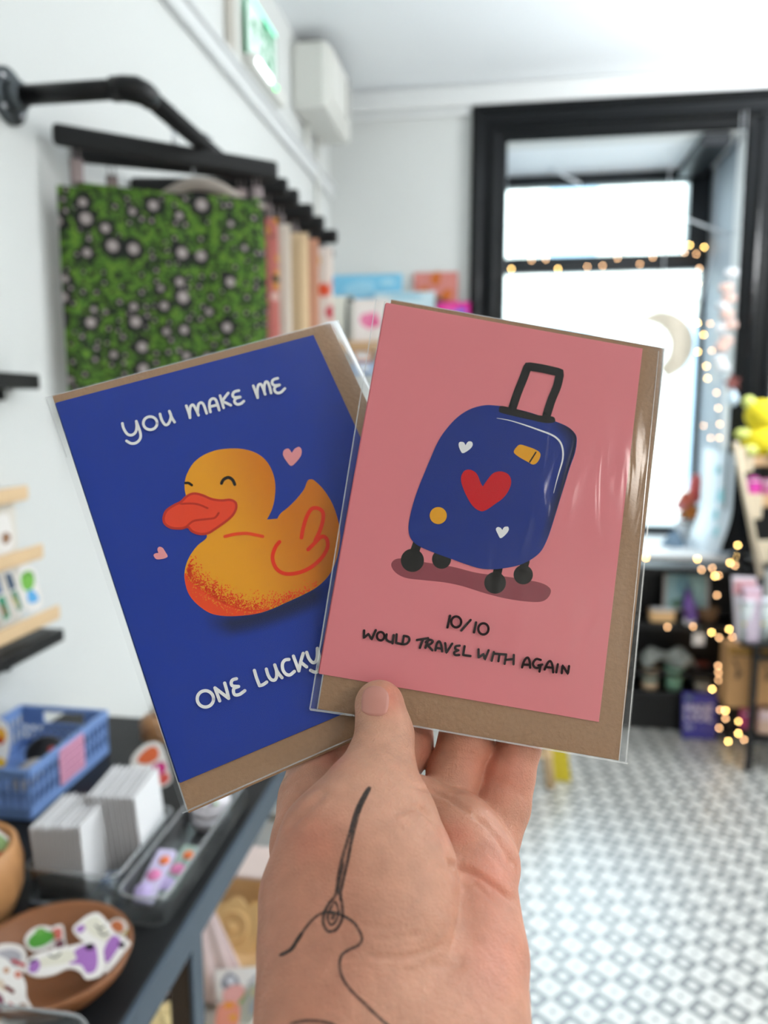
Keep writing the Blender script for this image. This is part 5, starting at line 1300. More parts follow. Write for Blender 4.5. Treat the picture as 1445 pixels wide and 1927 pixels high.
# ---- white drawer unit beyond the table
t = thing('drawer_unit', 'white drawer unit beyond the far end of the table', 'drawer unit', (-0.5, 1.9, 0))
wl_m = mat('white_laminate', (236, 240, 242), .4, var=.01)
mb = MB(); mb.box((-0.56, 1.92, 0.39), (0.56, 0.36, 0.78), 0, 0.004); part('carcass', mb, wl_m, t)
for z in (0.15, 0.40, 0.65):
    mb = MB(); mb.box((-0.56, 1.735, z), (0.55, 0.016, 0.235), 0, 0.003); d = part('drawer', mb, wl_m, t)
    mb = MB(); mb.box((-0.56, 1.722, z+0.09), (0.12, 0.012, 0.012), 0, 0.003); part('handle', mb, grey_pl, d)
# ------------------------------------------------------------------ prints and cards left of the window
def wall_art(name, label, cat, px0, py0, px1, py1, Y, draw, th=0.006, frame=None, slant=0.0):
    """Rectangular print facing the room, between two pixel corners at depth Y."""
    a, b = at(px0, py0, Y=Y), at(px1, py1, Y=Y)
    c = ((a.x+b.x)/2, Y, (a.z+b.z)/2); w, h = abs(b.x-a.x), abs(a.z-b.z)
    t = thing(name, label, cat, c)
    M = Matrix(((1, 0, 0, 0), (0, 0, -1, -th), (0, 1, 0, 0), (0, 0, 0, 1)))
    mb = MB(); draw(mb, M, w, h); o = obj('sheet', mb, ink_m, t)
    if frame:
        mb = MB(); f = frame[0]
        for x, z, sx, sz in ((0, h/2+f/2, w+2*f, f), (0, -h/2-f/2, w+2*f, f), (-w/2-f/2, 0, f, h), (w/2+f/2, 0, f, h)): mb.box((x, 0.002, z), (sx, 0.018, sz), 0, .002)
        obj('frame', mb, frame[1], t)
    if slant: t.rotation_euler.x = slant
    return t
def rect(mb, M, x0, y0, x1, y1, col, z=0.0, th=0.0006): mb.col = lin(col); mb.prism([(x0, y0), (x1, y0), (x1, y1), (x0, y1)], th, M, z0=z)
def blot(mb, M, cx, cy, rx, ry, col, z=0.001, n=16, seed=0, wob=.15):
    r_ = random.Random(seed); mb.col = lin(col)
    pts = []
    ph = [r_.uniform(0, 6) for _ in range(3)]
    for k in range(n*2):
        a = PI*k/n; f = 1+wob*(math.sin(2*a+ph[0])+math.sin(3*a+ph[1])*.6); pts.append((cx+rx*f*math.cos(a), cy+ry*f*math.sin(a)))
    mb.prism(pts, 0.0004, M, z0=z)
def sky_print(mb, M, w, h):
    rect(mb, M, -w/2, -h/2, w/2, h/2, (130, 200, 232), 0, .004)
    for i, (x, y, rx, ry, c) in enumerate(((-.1, .25, .42, .12, (160, 214, 238)), (.2, -.05, .3, .10, (104, 188, 226)), (-.25, -.2, .2, .1, (150, 208, 232)), (.3, .35, .16, .06, (176, 222, 240)))):
        blot(mb, M, x*w, y*h, rx*w*.6, ry*h, c, .0045+.0005*i, seed=i)
wall_art('art_print', 'sky blue print pinned to the back wall beside the bags', 'art print', 626, 519, 757, 620, 3.792, sky_print)
def flower_print(mb, M, w, h):
    rect(mb, M, -w/2, -h/2, w/2, h/2, (206, 132, 124), 0, .004)
    for i, (x, y) in enumerate(((0, .35), (-.28, .05), (.25, -.05), (-.1, -.1))): blot(mb, M, x*w, y*h, .13*w, .14*h, (198, 108, 50), .0045+.0003*i, seed=i)
    blot(mb, M, .1*w, -.3*h, .3*w, .2*h, (96, 84, 62), .006, seed=9)
wall_art('art_print', 'dusky pink print of orange flowers next to the black window frame', 'art print', 779, 514, 861, 592, 3.792, flower_print)
shelf_wood = mat('honey_shelf', (206, 168, 128), .5, var=.1, scale=16)
sa, sb = at(600, 648, Y=3.70), at(905, 648, Y=3.70)
sz = at(680, 650, Y=3.62).z
t = thing('wall_shelf', 'honey coloured wooden shelf of cards on the back wall', 'shelf', ((sa.x+sb.x)/2, 3.72, sz))
mb = MB(); mb.box(((sa.x+sb.x)/2, 3.715, sz-0.012), (sb.x-sa.x, 0.17, 0.024), 0, .003); part('board', mb, shelf_wood, t)
mb = MB(); mb.box(((sa.x+sb.x)/2, 3.636, sz+0.006), (sb.x-sa.x, 0.012, 0.03), 0, .002); part('lip', mb, shelf_wood, t)
def card_on_shelf(label, px0, py0, px1, Y, base, blots, name='card', cat='card', lean=-0.10):
    a, b = at(px0, py0, Y=Y), at(px1, py0, Y=Y); w = b.x-a.x; h = a.z-sz
    t = thing(name, label, cat, ((a.x+b.x)/2, Y, sz), group='cards on the back wall shelf')
    M = Matrix(((1, 0, 0, 0), (0, 0, -1, -0.003), (0, 1, 0, h/2), (0, 0, 0, 1)))
    mb = MB(); rect(mb, M, -w/2, -h/2, w/2, h/2, base, 0, .003)
    for i, (x, y, rx, ry, c) in enumerate(blots): blot(mb, M, x*w, y*h, rx*w, ry*h, c, .0033+.0004*i, seed=i+len(label))
    obj('front', mb, ink_m, t)
    mb = MB(); mb.box((0, 0.006, h/2-.004), (w*.96, .003, h*.94), 0, .0005); obj('envelope', mb, card_white, t)
    t.rotation_euler.x = lean
    return t
card_on_shelf('pale card with a bent black lamp drawing at the left end of the back shelf', 616, 556, 664, 3.70, (226, 224, 212), [(.25, -.05, .09, .42, (70, 76, 78)), (.4, .42, .16, .05, (60, 62, 66))])
card_on_shelf('white card with a pink blot in the middle of the back shelf', 664, 562, 734, 3.675, (236, 226, 220), [(-.06, .05, .22, .2, (232, 132, 168)), (.1, .0, .12, .12, (222, 90, 140))])
card_on_shelf('pale blue card behind the white one on the back shelf', 704, 549, 818, 3.735, (200, 222, 230), [(0, .42, .35, .04, (150, 196, 214))])
card_on_shelf('magenta and blue card at the window end of the back shelf', 822, 568, 884, 3.69, (206, 42, 140), [(.1, .28, .3, .08, (110, 110, 210)), (-.1, .35, .25, .06, (226, 90, 160))])
for i, (x0, x1, y0, y1, c, lab) in enumerate(((664, 700, 657, 682, (206, 136, 80), 'orange packet hanging below the back shelf'), (664, 706, 682, 704, (96, 146, 200), 'blue packet below the orange one under the back shelf'))):
    a, b = at(x0, y0, Y=3.66), at(x1, y1, Y=3.66); t = thing('packet', lab, 'packet', ((a.x+b.x)/2, 3.66, b.z))
    mb = MB(); mb.box(((a.x+b.x)/2, 3.66, (a.z+b.z)/2), (b.x-a.x, .02, a.z-b.z), 0, .004); part('wrapper', mb, mat('packet_wrap_%d' % i, c, .45, var=.1), t)
    mb = MB(); mb.box(((a.x+b.x)/2, 3.65, (a.z+b.z)/2), ((b.x-a.x)*.7, .008, (a.z-b.z)*.5), 0, .003); part('label', mb, card_white, t)

# ------------------------------------------------------------------ in the window bay
thread_m = mat('pale_thread', (222, 226, 230), .6, var=0)
moon_w = mat('moon_wood', (214, 204, 186), .6, var=.06, scale=12)
YM = 4.05
mc = at(1240, 650, Y=YM); ms = (at(1305, 650, Y=YM).x-mc.x)
t = thing('moon_ornament', 'pale wooden crescent moon hanging in the window', 'ornament', (mc.x, YM, mc.z+ms))
def crescent():
    out = []
    for k in range(33):
        a = math.radians(140-k*(215/32.0)); out.append((ms*math.cos(a), ms*math.sin(a)))
    cx_, cy_ = -0.42*ms, -0.05*ms; r = 0.74*ms
    a0 = math.atan2(out[-1][1]-cy_, out[-1][0]-cx_); a1 = math.atan2(out[0][1]-cy_, out[0][0]-cx_)
    for k in range(33): a = a0+(a1-a0)*k/32; out.append((cx_+r*math.cos(a), cy_+r*math.sin(a)))
    return out
mb = MB(); mb.prism(crescent(), .014, Matrix(((1, 0, 0, mc.x), (0, 0, -1, YM), (0, 1, 0, mc.z), (0, 0, 0, 1)))); part('crescent', mb, moon_w, t)
tp = at(1243, 330, Y=YM)
mb = MB(); mb.tube([(mc.x, YM-.007, mc.z+ms*.98), (mc.x+.01, YM-.007, OZ1)], .0022, 6); part('thread', mb, thread_m, t)
def rod(label, p, q, Y, r=.006):
    a, b = at(*p, Y=Y), at(*q, Y=Y); t = thing('hanging_rod', label, 'rod', (a+b)/2)
    mb = MB(); mb.tube([a, b], r, 8); part('dowel', mb, thread_m, t)
    m_ = (a+b)/2; mb = MB(); mb.tube([m_, Vector((m_.x, m_.y, OZ1))], .0015, 5); part('thread', mb, thread_m, t)
rod('short white rod hanging high in the window, left of centre', (1036, 318), (1092, 346), 4.2)
rod('white rod hanging slantwise before the right side of the window bay', (1292, 412), (1392, 450), 4.0)
t = thing('hanging_thread', 'white thread slanting down the right side of the window', 'thread', at(1344, 470, Y=4.1))
mb = MB(); mb.tube(smooth_path([tuple(at(*p, Y=4.1)) for p in ((1342,470),(1330,520),(1316,575),(1310,600))], 5), .004, 6); part('strand', mb, thread_m, t)
mb = MB(); mb.tube([at(1342, 470, Y=4.1), at(1350, 250, Y=4.1)], .0018, 6); part('thread', mb, thread_m, t)
# garland of pale paper flowers
YGA = 3.735
gx = at(1368, 640, Y=YGA)
t = thing('garland', 'hanging garland of pale pink paper flowers by the right window frame', 'garland', (gx.x, YGA, gx.z))
pts = [(1378,508),(1374,560),(1368,620),(1362,680),(1356,700)]
mb = MB(); mb.tube(smooth_path([tuple(at(*p, Y=YGA)) for p in pts]+[], 4), .002, 6); mb.tube([at(1378, 508, Y=YGA), Vector((at(1378, 508, Y=YGA).x, YGA, OZ1+.05))], .0016, 5); part('cord', mb, thread_m, t)
blm = [mat('blossom_pink', (226, 190, 178), .7, var=.1, scale=40), mat('blossom_white', (226, 228, 232), .7, var=.05)]
for i, (x, y, k) in enumerate(((1376,512,1),(1366,540,0),(1372,560,0),(1360,574,1),(1368,590,0),(1374,610,0),(1358,616,1),(1366,640,0),(1358,652,0),(1354,676,1),(1360,690,1))):
    p = at(x, y, Y=YGA-.004*(i % 3)); mb = MB()
    for q in range(5):
        a = 2*PI*q/5+i; mb.ball((p.x+.016*math.cos(a), p.y+.010*math.sin(a), p.z-.004), .016, 6, (1, .8, 1.25))
    part('blossom', mb, blm[k], t)
pst = at(1377, 720, Y=3.70)
t = thing('star_ornament', 'small dark red star hanging beside the right window frame', 'ornament', (pst.x, 3.70, pst.z))
mb = MB(); mb.prism([((.040 if k % 2 == 0 else .020)*math.cos(PI/2+.2+k*PI/5), (.040 if k % 2 == 0 else .020)*math.sin(PI/2+.2+k*PI/5)) for k in range(10)], .016, Matrix(((1, 0, 0, pst.x), (0, 0, -1, 3.70), (0, 1, 0, pst.z), (0, 0, 0, 1)))); part('star', mb, mat('dark_red', (112, 56, 52), .6, var=.1), t)
mb = MB(); mb.tube([(pst.x, 3.693, pst.z+.035), (pst.x, 3.72, OZ1+.05)], .0014, 5); part('thread', mb, thread_m, t)
pb = at(1379, 750, Y=3.70)
t = thing('glass_drop', 'pale blue glass drop hanging below the dark red star', 'ornament', (pb.x, 3.70, pb.z))
mb = MB(); mb.lathe([(0, -.036), (.018, -.026), (.026, -.004), (.018, .022), (.005, .042), (0, .046)], (pb.x, 3.70, pb.z), 18); part('drop', mb, mat('pale_blue_glass', (206, 226, 240), .2, var=0), t)
mb = MB(); mb.tube([(pb.x, 3.70, pb.z+.04), (pb.x, 3.70, pst.z)], .0014, 5); part('thread', mb, thread_m, t)
# on the sill
SILL = OZ0+0.003
t = thing('translucent_screen', 'curved white translucent screen with pale teal marks standing on the window sill', 'screen', (at(1350, 1030, Z=SILL).x, 3.9, SILL))
pa, pb_ = at(1324, 845, Y=3.98), at(1384, 850, Y=3.76)
def curve_panel(u, v, o=0):
    x = pa.x+(pb_.x-pa.x)*u; y = 3.98-0.22*u-.03*math.sin(PI*u)-o; zt = pa.z+.01-0.02*u; r = 0.5-0.5*math.cos(PI*min(1, v*1.0))
    return (x-.10*max(0, v-.55)**1.5*(1-u*.2)*2.2, y-o, zt+(SILL+.004-zt)*v)
mb = MB(); mb.grid(lambda u, v: curve_panel(u, v), 12, 24); mb.grid(lambda u, v: curve_panel(1-u, v, -.002), 12, 24)
part('sheet', mb, mat('milky_acrylic', (226, 236, 242), .3, var=.02, trans=.25), t)
for k, (u0, v0, s) in enumerate(((.45, .18, .03), (.6, .42, .045), (.5, .62, .035), (.65, .78, .03))):
    q = Vector(curve_panel(u0, v0, .004)); mb = MB(); mb.prism([(s*math.cos(a)*.6, s*math.sin(a)) for a in (0.3, 1.4, 2.6, 3.9, 5.2)], .002, Matrix(((.9, .3, -.1, q.x), (-.3, .05, -.95, q.y), (0, .95, .2, q.z), (0, 0, 0, 1)))); part('mark', mb, mat('teal_mark', (150, 206, 216), .5, var=.05), t)
fp = at(1292, 995, Y=4.15)
t = thing('flower_pot', 'white pot with coral and orange blooms on the window sill', 'flower pot', (fp.x, 4.15, SILL))
mb = MB(); mb.lathe([(0, 0), (.045, 0), (.060, .09), (.062, .10), (.055, .10), (.042, .02), (0, .02)], (fp.x, 4.15, SILL), 24); part('pot', mb, mat('white_ceramic', (228, 230, 232), .3, var=.01), t)
for i, (x, y, c, r) in enumerate(((1292, 938, (226, 120, 96), .032), (1282, 950, (232, 150, 150), .026), (1298, 962, (228, 140, 66), .034), (1310, 968, (236, 160, 170), .026), (1288, 968, (226, 96, 80), .026))):
    p = at(x, y, Y=4.12+.015*i); mb = MB()
    for q in range(6): a = q*PI/3; mb.ball((p.x+r*.6*math.cos(a), p.y+r*.3*math.sin(a*2), p.z+r*.6*math.sin(a)), r*.62, 6)
    fl = part('bloom', mb, mat('bloom_%d' % i, c, .7, var=.15, scale=50), t)
    mb = MB(); mb.tube([p, (fp.x+.01*(i-2), 4.15, SILL+.08)], .003, 6); part('stem', mb, mat('stem_green', (90, 130, 90), .6), t)
cp = at(1309, 920, Y=4.22)
t = thing('paper_tulip', 'tall coral tulip standing before the narrow window post', 'flower', (cp.x, 4.22, SILL))
mb = MB(); mb.lathe([(0, -.075), (.024, -.06), (.036, -.01), (.032, .04), (.014, .075), (0, .08)], cp, 14); part('bloom', mb, mat('coral_bloom', (226, 108, 104), .7, var=.12, scale=40), t)
mb = MB(); mb.tube([(cp.x, 4.22, cp.z-.06), (cp.x+.01, 4.22, SILL)], .004, 8); part('stem', mb, mat('stem_green'), t)
mb = MB(); mb.ball((cp.x+.018, 4.215, cp.z-.12), .022, 6, (.8, .4, 1.3)); part('leaf', mb, mat('leaf_green', (70, 140, 120), .6), t)
bp = at(1268, 1002, Y=4.0)
t = thing('price_tent', 'folded blue grey card tent on the window sill', 'card', (bp.x, 4.0, SILL))
mb = MB(); mb.prism([(-.05, 0), (.05, 0), (0, .075)], .09, Matrix(((.8, 0, .6, bp.x), (-.6, 0, .8, 4.0), (0, 1, 0, SILL), (0, 0, 0, 1))), z0=-.045); part('tent', mb, mat('blue_grey_card', (120, 144, 164), .6), t)
dp = at(1364, 1028, Y=3.76)
t = thing('dish', 'small pale oval dish at the edge of the window sill', 'dish', (dp.x, 3.78, SILL))
mb = MB(); mb.lathe([(0, 0), (.03, 0), (.042, .016), (.040, .018), (.028, .006), (0, .005)], (dp.x, 3.78, SILL+.002), 24, sy=.8); part('bowl', mb, mat('pale_blue_ceramic', (196, 212, 228), .25, var=.02), t)

# ------------------------------------------------------------------ black stand below the sill and what is on it
blk = mat('black_stand', (9, 10, 12), .5, var=.1, scale=12)
YS = 3.56
ux0, ux1 = at(1120, 1200, Y=YS).x, at(1412, 1200, Y=YS).x
sh1, sh2 = at(1260, 1175, Y=YS).z, at(1260, 1304, Y=YS).z
t = thing('display_stand', 'black shelved stand under the window sill', 'stand', ((ux0+ux1)/2, 3.65, 0))
mb = MB(); mb.box(((ux0+ux1)/2, 3.77, 0.385), (ux1-ux0, 0.03, 0.76), 0, .003); part('back', mb, blk, t)
for z, d in ((0.765, .03), (sh1-.012, .024), (sh2-.012, .024)):
    mb = MB(); mb.box(((ux0+ux1)/2, 3.665, z), (ux1-ux0, 0.21, d), 0, .003); part('shelf', mb, blk, t)
mb = MB(); mb.box(((ux0+ux1)/2, 3.60, sh2/2-.015), (ux1-ux0, 0.02, sh2-.03), 0, .003); part('plinth', mb, blk, t)
for x in (ux0, ux1):
    mb = MB(); mb.box((x, 3.665, .385), (.024, .21, .77), 0, .003); part('side', mb, blk, t)
def sea_print(mb, M, w, h):
    rect(mb, M, -w/2, -h/2, w/2, h/2, (150, 182, 186), 0, .004)
    for i, (x, y, rx, ry, c) in enumerate(((-.1, .15, .2, .3, (120, 158, 170)), (.2, .0, .2, .3, (160, 196, 196)), (-.2, -.35, .22, .1, (90, 120, 100)), (.05, -.1, .1, .35, (106, 130, 150)))): blot(mb, M, x*w, y*h, rx*w, ry*h, c, .0045+.0005*i, seed=i)
fr = wall_art('framed_print', 'pale framed print of teal shapes on the top shelf of the black stand', 'framed print', 1256, 1072, 1326, 1146, 3.66, sea_print, frame=(.014, mat('pale_frame', (186, 176, 172), .5)), slant=-.08)
def on(px, py, z, Y=YS+.06): p = at(px, py, Y=Y); return Vector((p.x, Y, z))
b = on(1302, 1150, sh1)
t = thing('bottle', 'purple squeeze bottle leaning before the framed print', 'bottle', b)
ph = at(1295, 1118, Y=b.y).z - sh1
mb = MB(); mb.lathe([(0, 0), (.026, 0), (.030, .01), (.030, ph*.7), (.020, ph*.85), (.012, ph), (0, ph)], b, 16, Matrix.Rotation(-.18, 3, 'Y')); part('body', mb, mat('purple_plastic', (116, 84, 160), .4, var=.08), t)
mb = MB(); mb.lathe([(.012, ph), (.012, ph+.018), (0, ph+.02)], b, 12, Matrix.Rotation(-.18, 3, 'Y')); part('cap', mb, mat('purple_plastic'), t)
b = on(1244, 1162, sh1); s_ = at(1268, 1162, Y=b.y).x-at(1222, 1162, Y=b.y).x
t = thing('wooden_block', 'small tan wooden block at the left of the top shelf of the black stand', 'block', b)
mb = MB(); mb.box((b.x, b.y, sh1+.026), (s_, .07, .05), 0, .004); part('body', mb, tan_ply, t)
mb = MB(); mb.box((b.x, b.y, sh1+.054), (s_*.9, .06, .005), 0, .002); part('card', mb, card_white, t)
b = on(1296, 1168, sh1, YS+.02)
t = thing('dish', 'little white dish below the purple bottle', 'dish', b); mb = MB(); mb.lathe([(0, 0), (.018, 0), (.030, .018), (.027, .018), (.016, .004), (0, .004)], b, 20); part('bowl', mb, mat('white_ceramic'), t)
b = on(1332, 1140, sh1, YS+.08); t = thing('basket', 'small brown woven basket on the top shelf beside the purple bottle', 'basket', b)
mb = MB(); mb.lathe([(0, 0), (.036, 0), (.046, .05), (.048, .062), (.042, .062), (.034, .01), (0, .01)], b, 20); part('body', mb, mat('woven_brown', (128, 100, 74), .8, var=.3, scale=120), t)
mb = MB(); mb.tube([(b.x+.046*math.cos(2*PI*k/20), b.y+.046*math.sin(2*PI*k/20), b.z+.063) for k in range(20)], .004, 6, closed=True); part('rim', mb, mat('woven_brown'), t)
t = thing('scarf', 'crumpled grey knitted scarf on the middle shelf of the black stand', 'scarf', on(1250, 1250, sh2+.001))
zs = (sh1+sh2)/2-.03
t2 = MB()
x0_, x1_ = at(1205, 1230, Y=YS+.05).x, at(1306, 1230, Y=YS+.05).x
t.location.z = zs-.05
mb = MB()
def scarf(u, v):
    a = 2*PI*v; x = x0_+(x1_-x0_)*u; r = .032+.016*math.sin(u*9+1)+.010*math.sin(a*3+u*14); e = min(1, min(u, 1-u)*8)**.5
    return (x, YS+.06+r*1.2*e*math.cos(a), zs+.03*u+r*e*math.sin(a)+.015*math.sin(u*5))
mb.grid(scarf, 40, 18); part('cloth', mb, mat('grey_knit', (138, 142, 138), .95, var=.25, scale=50, bump=.5, bscale=250), t)
mb = MB()
for k in range(7): mb.tube([scarf(.97, k/7), (x1_+.012, YS+.03+.012*k, zs-.02)], .003, 5)
part('fringe', mb, mat('grey_knit'), t)
t = thing('display_ledge', 'low black ledge carrying the grey scarf', 'ledge', ((x0_+x1_)/2, YS+.09, zs-.055)); mb = MB(); mb.box(((x0_+x1_)/2+.02, YS+.10, zs-.046), (x1_-x0_+.22, .19, .016), 0, .002); part('board', mb, blk, t)
a = on(1307, 1203, 0); t = thing('price_tag', 'white price tag hanging above the grey scarf', 'tag', (a.x, YS-.01, a.z))
zt_ = at(1307, 1203, Y=YS-.01).z
mb = MB(); mb.box((a.x, YS-.01, zt_), (.05, .003, .055), 0, .012); part('card', mb, card_white, t)
mb = MB(); mb.tube([(a.x, YS-.01, zt_+.025), (a.x, YS, zt_+.06)], .0012, 5); part('string', mb, thread_m, t)
def cup(label, px, pytop, w_px, cols, zb=sh2):
    b = on(px, 1280, zb); top = at(px, pytop, Y=b.y).z; h = top-zb; r = (at(px+w_px/2, 1280, Y=b.y).x-at(px-w_px/2, 1280, Y=b.y).x)/2
    t = thing('cup', label, 'cup', b, group='cups on the black stand'); n = len(cols)
    for i, c in enumerate(cols):
        z0, z1 = h*i/n, h*(i+1)/n; mb = MB(); f = lambda z: r*(.82+.18*z/h)
        pr = [(f(z0), z0), (f(z1), z1)] if i < n-1 else [(f(z0), z0), (f(z1), z1), (f(z1)-.004, z1), (f(z1)*.85, h*.3), (0, h*.3)]
        if i == 0: pr = [(0, 0)]+pr
        mb.lathe(pr, b, 22); part('band' if i else 'base', mb, mat('cup_%d_%d_%d' % c, c, .4, var=.06), t)
cup('cream cup with a teal band, leftmost on the black stand', 1222, 1256, 36, [(206, 178, 146), (120, 140, 134), (214, 186, 152)])
cup('mint green cup in the middle of the black stand', 1267, 1254, 35, [(120, 164, 138), (142, 184, 158)])
cup('off white bowl right of the mint cup on the black stand', 1322, 1282, 36, [(168, 160, 146), (190, 182, 166)])
b = on(1320, 1270, at(1320, 1262, Y=YS+.06).z, YS+.09); t = thing('small_box', 'dark box with a red lid behind the off white bowl', 'box', (b.x, b.y, sh2))
mb = MB(); mb.box((b.x, b.y+.04, sh2+.05), (.10, .06, .10), 0, .004); part('body', mb, mat('dark_teal_card', (30, 44, 48), .6), t); mb = MB(); mb.box((b.x, b.y+.04, sh2+.106), (.07, .05, .012), 0, .003); part('lid', mb, mat('rust_red', (132, 60, 44), .6), t)
# blue sign on the floor
c0, c1, c2 = at(1283, 1389, Z=0.002), at(1348, 1394, Z=0.002), at(1283, 1301, Y=3.60)
YG = (c0.y+c1.y)/2
sw = c1.x-c0.x; sh_ = at(1316, 1304, Y=YG+.04).z/math.cos(.16)
t = thing('sign_board', 'blue sign with white lettering leaning on the floor against the black stand', 'sign', ((c0.x+c1.x)/2, YG, 0.002))
SGN = Matrix(((1, 0, 0, 0), (0, 0, -1, 0), (0, 1, 0, 0), (0, 0, 0, 1)))
mb = MB(); mb.col = lin((74, 72, 156)); mb.box((0, .004, sh_/2), (sw, .008, sh_), 0, .001)
class SignPen:
    def __init__(s, mb, z): s.mb = mb; s.z = z
    def line(s, pts, w, col):
        s.mb.col = lin(col)
        for a, b in zip(pts[:-1], pts[1:]):
            d = Vector((b[0]-a[0], b[1]-a[1])); n = Vector((-d.y, d.x)).normalized()*w/2; e = d.normalized()*w*.3
            q = [(a[0]-e.x+n.x, a[1]-e.y+n.y), (a[0]-e.x-n.x, a[1]-e.y-n.y), (b[0]+e.x-n.x, b[1]+e.y-n.y), (b[0]+e.x+n.x, b[1]+e.y+n.y)]
            s.mb.prism(q, .0006, SGN, z0=s.z)
FONT = {'M': [[(0,0),(0,1),(.5,.4),(1,1),(1,0)]], 'A': [[(0,0),(.5,1),(1,0)],[(.2,.35),(.8,.35)]], 'D': [[(0,0),(0,1),(.6,.95),(1,.5),(.6,.05),(0,0)]], 'E': [[(1,0),(0,0),(0,1),(1,1)],[(0,.5),(.8,.5)]],
        'L': [[(0,1),(0,0),(.9,0)]], 'O': [[(.5,0),(.05,.25),(.05,.75),(.5,1),(.95,.75),(.95,.25),(.5,0)]], 'C': [[(1,.85),(.5,1),(.05,.7),(.05,.3),(.5,0),(1,.15)]], 'T': [[(0,1),(1,1)],[(.5,1),(.5,0)]], 'H': [[(0,0),(0,1)],[(1,0),(1,1)],[(0,.5),(1,.5)]], 'Y': [[(0,1),(.5,.5),(1,1)],[(.5,.5),(.5,0)]], 'I': [[(.5,0),(.5,1)]], '.': [[(.4,0),(.6,0)]]}
pen = SignPen(mb, .0005)
def word(txt, x, y, w, h, lw, col):
    cw = w/len(txt)
    for i, ch in enumerate(txt):
        for st in FONT[ch]: pen.line([(x+cw*(i+.1+.78*px_), y+h*py_) for px_, py_ in st], lw, col)
word('MADE', -sw*.43, sh_*.60, sw*.84, sh_*.14, sw*.06, (206, 200, 226))
word('LOCAL', -sw*.43, sh_*.41, sw*.86, sh_*.14, sw*.055, (206, 200, 226))
word('HEY', -sw*.43, sh_*.21, sw*.28, sh_*.08, sw*.03, (190, 190, 220))
pen.line([(-sw*.06, sh_*.25), (sw*.40, sh_*.25)], sw*.02, (140, 140, 200))
mb.col = lin((110, 130, 130)); mb.prism([(-sw*.42, sh_*.84), (-sw*.22, sh_*.84), (-sw*.22, sh_*.93), (-sw*.42, sh_*.93)], .0006, SGN, z0=.0005)
o = obj('board', mb, ink_m, t); t.rotation_euler.x = -.16
mb = MB(); mb.box((0, .018, sh_*.35), (.02, .006, sh_*.7), 0, .001); obj('strut', mb, blk, t)

# ------------------------------------------------------------------ black metal rack at the right edge
YR = 3.22
rack = thing('metal_rack', 'black metal rack at the right edge of the photo', 'rack', (1.25, 3.4, 0))
xp_ = at(1421, 1250, Y=YR).x
rk = mat('rack_black', (14, 15, 17), .45, var=.08)
for x, y in ((xp_, YR), (xp_+.62, YR), (xp_, YR+.30), (xp_+.62, YR+.30)):
    mb = MB(); mb.box((x, y, .44), (.024, .024, .88), 0, .003); part('post', mb, rk, rack)
zr = [at(1421, y, Y=YR).z for y in (1236, 1392)]+[.87]
for z in zr:
    for y in (YR, YR+.30):
        mb = MB(); mb.box((xp_+.31, y, z), (.62, .018, .018), 0, .002); part('rail', mb, rk, rack)
    mb = MB(); mb.box((xp_+.31, YR+.15, z-.012), (.60, .29, .008), 0, .002); part('shelf', mb, rk, rack)
pine2 = mat('pale_slat', (214, 198, 172), .6, var=.06, scale=14)
# stepped wooden display on top of the rack
t = thing('ladder_display', 'pale wooden stepped display with shelves standing on the metal rack', 'display stand', (xp_+.1, YR+.05, .88))
la, lb = at(1383, 832, Y=YR), at(1432, 1085, Y=YR-.02)
d_ = lb-la
mb = MB(); mb.tube([la, lb], .013, 6); part('stile', mb, pine2, t)
for f in (0.12, .47, .82):
    p = la+d_*f; mb = MB(); mb.box((p.x+.035, YR+.01, p.z-.005), (.055, .012, .10), .1, .008); part('slat', mb, pine2, t)
honey = mat('honey_shelf')
for y0, y1, lab in ((858, 876, 'a'), (932, 952, 'b')):
    z0, z1 = at(1420, y1, Y=YR+.05).z, at(1420, y0, Y=YR+.05).z; xs = at(1412, y0, Y=YR+.05).x
    mb = MB(); mb.box((xs+.25, YR+.08, (z0+z1)/2), (.5, .12, z1-z0), 0, .003); part('shelf', mb, honey, t)
mb = MB(); mb.box((xp_+.56, YR+.08, 1.12), (.02, .12, .48), 0, .003); part('side', mb, pine2, t)
mb = MB(); mb.box((xp_+.28, YR+.15, 1.10), (.55, .01, .44), 0, .002); part('back', mb, blk, t)
zs_ = at(1420, 858, Y=YR+.05).z; ps = at(1428, 800, Y=YR+.05)
t = thing('plush_toy', 'bright yellow plush toy sitting on the top wooden shelf at the right edge', 'plush toy', (ps.x, YR+.06, zs_))
yel = mat('yellow_plush', (232, 212, 40), .85, var=.12, scale=30, bump=.3, bscale=200); lime = mat('lime_plush', (222, 230, 130), .85, var=.08, scale=30)
hgt = at(1420, 748, Y=YR+.05).z-zs_
mb = MB(); mb.ball((ps.x+.012, YR+.06, zs_+hgt*.27), hgt*.30, 10, (1.05, .8, .95)); part('body', mb, yel, t)
mb = MB(); mb.ball((ps.x+.01, YR+.055, zs_+hgt*.70), hgt*.27, 10, (1.05, .85, 1)); hd = part('head', mb, yel, t)
for s in (-1, 1):
    mb = MB(); mb.ball((ps.x+.01+s*hgt*.22, YR+.06, zs_+hgt*.92), hgt*.11, 8); part('ear', mb, lime, t)
    mb = MB(); mb.ball((ps.x+.012+s*hgt*.30, YR+.045, zs_+hgt*.38), hgt*.12, 8, (1.3, .8, .8)); part('arm', mb, lime, t)
    mb = MB(); mb.ball((ps.x+.012+s*hgt*.2, YR+.02, zs_+hgt*.10), hgt*.11, 8, (1, 1.2, .9)); part('leg', mb, lime, t)
zs2 = at(1420, 932, Y=YR+.05).z
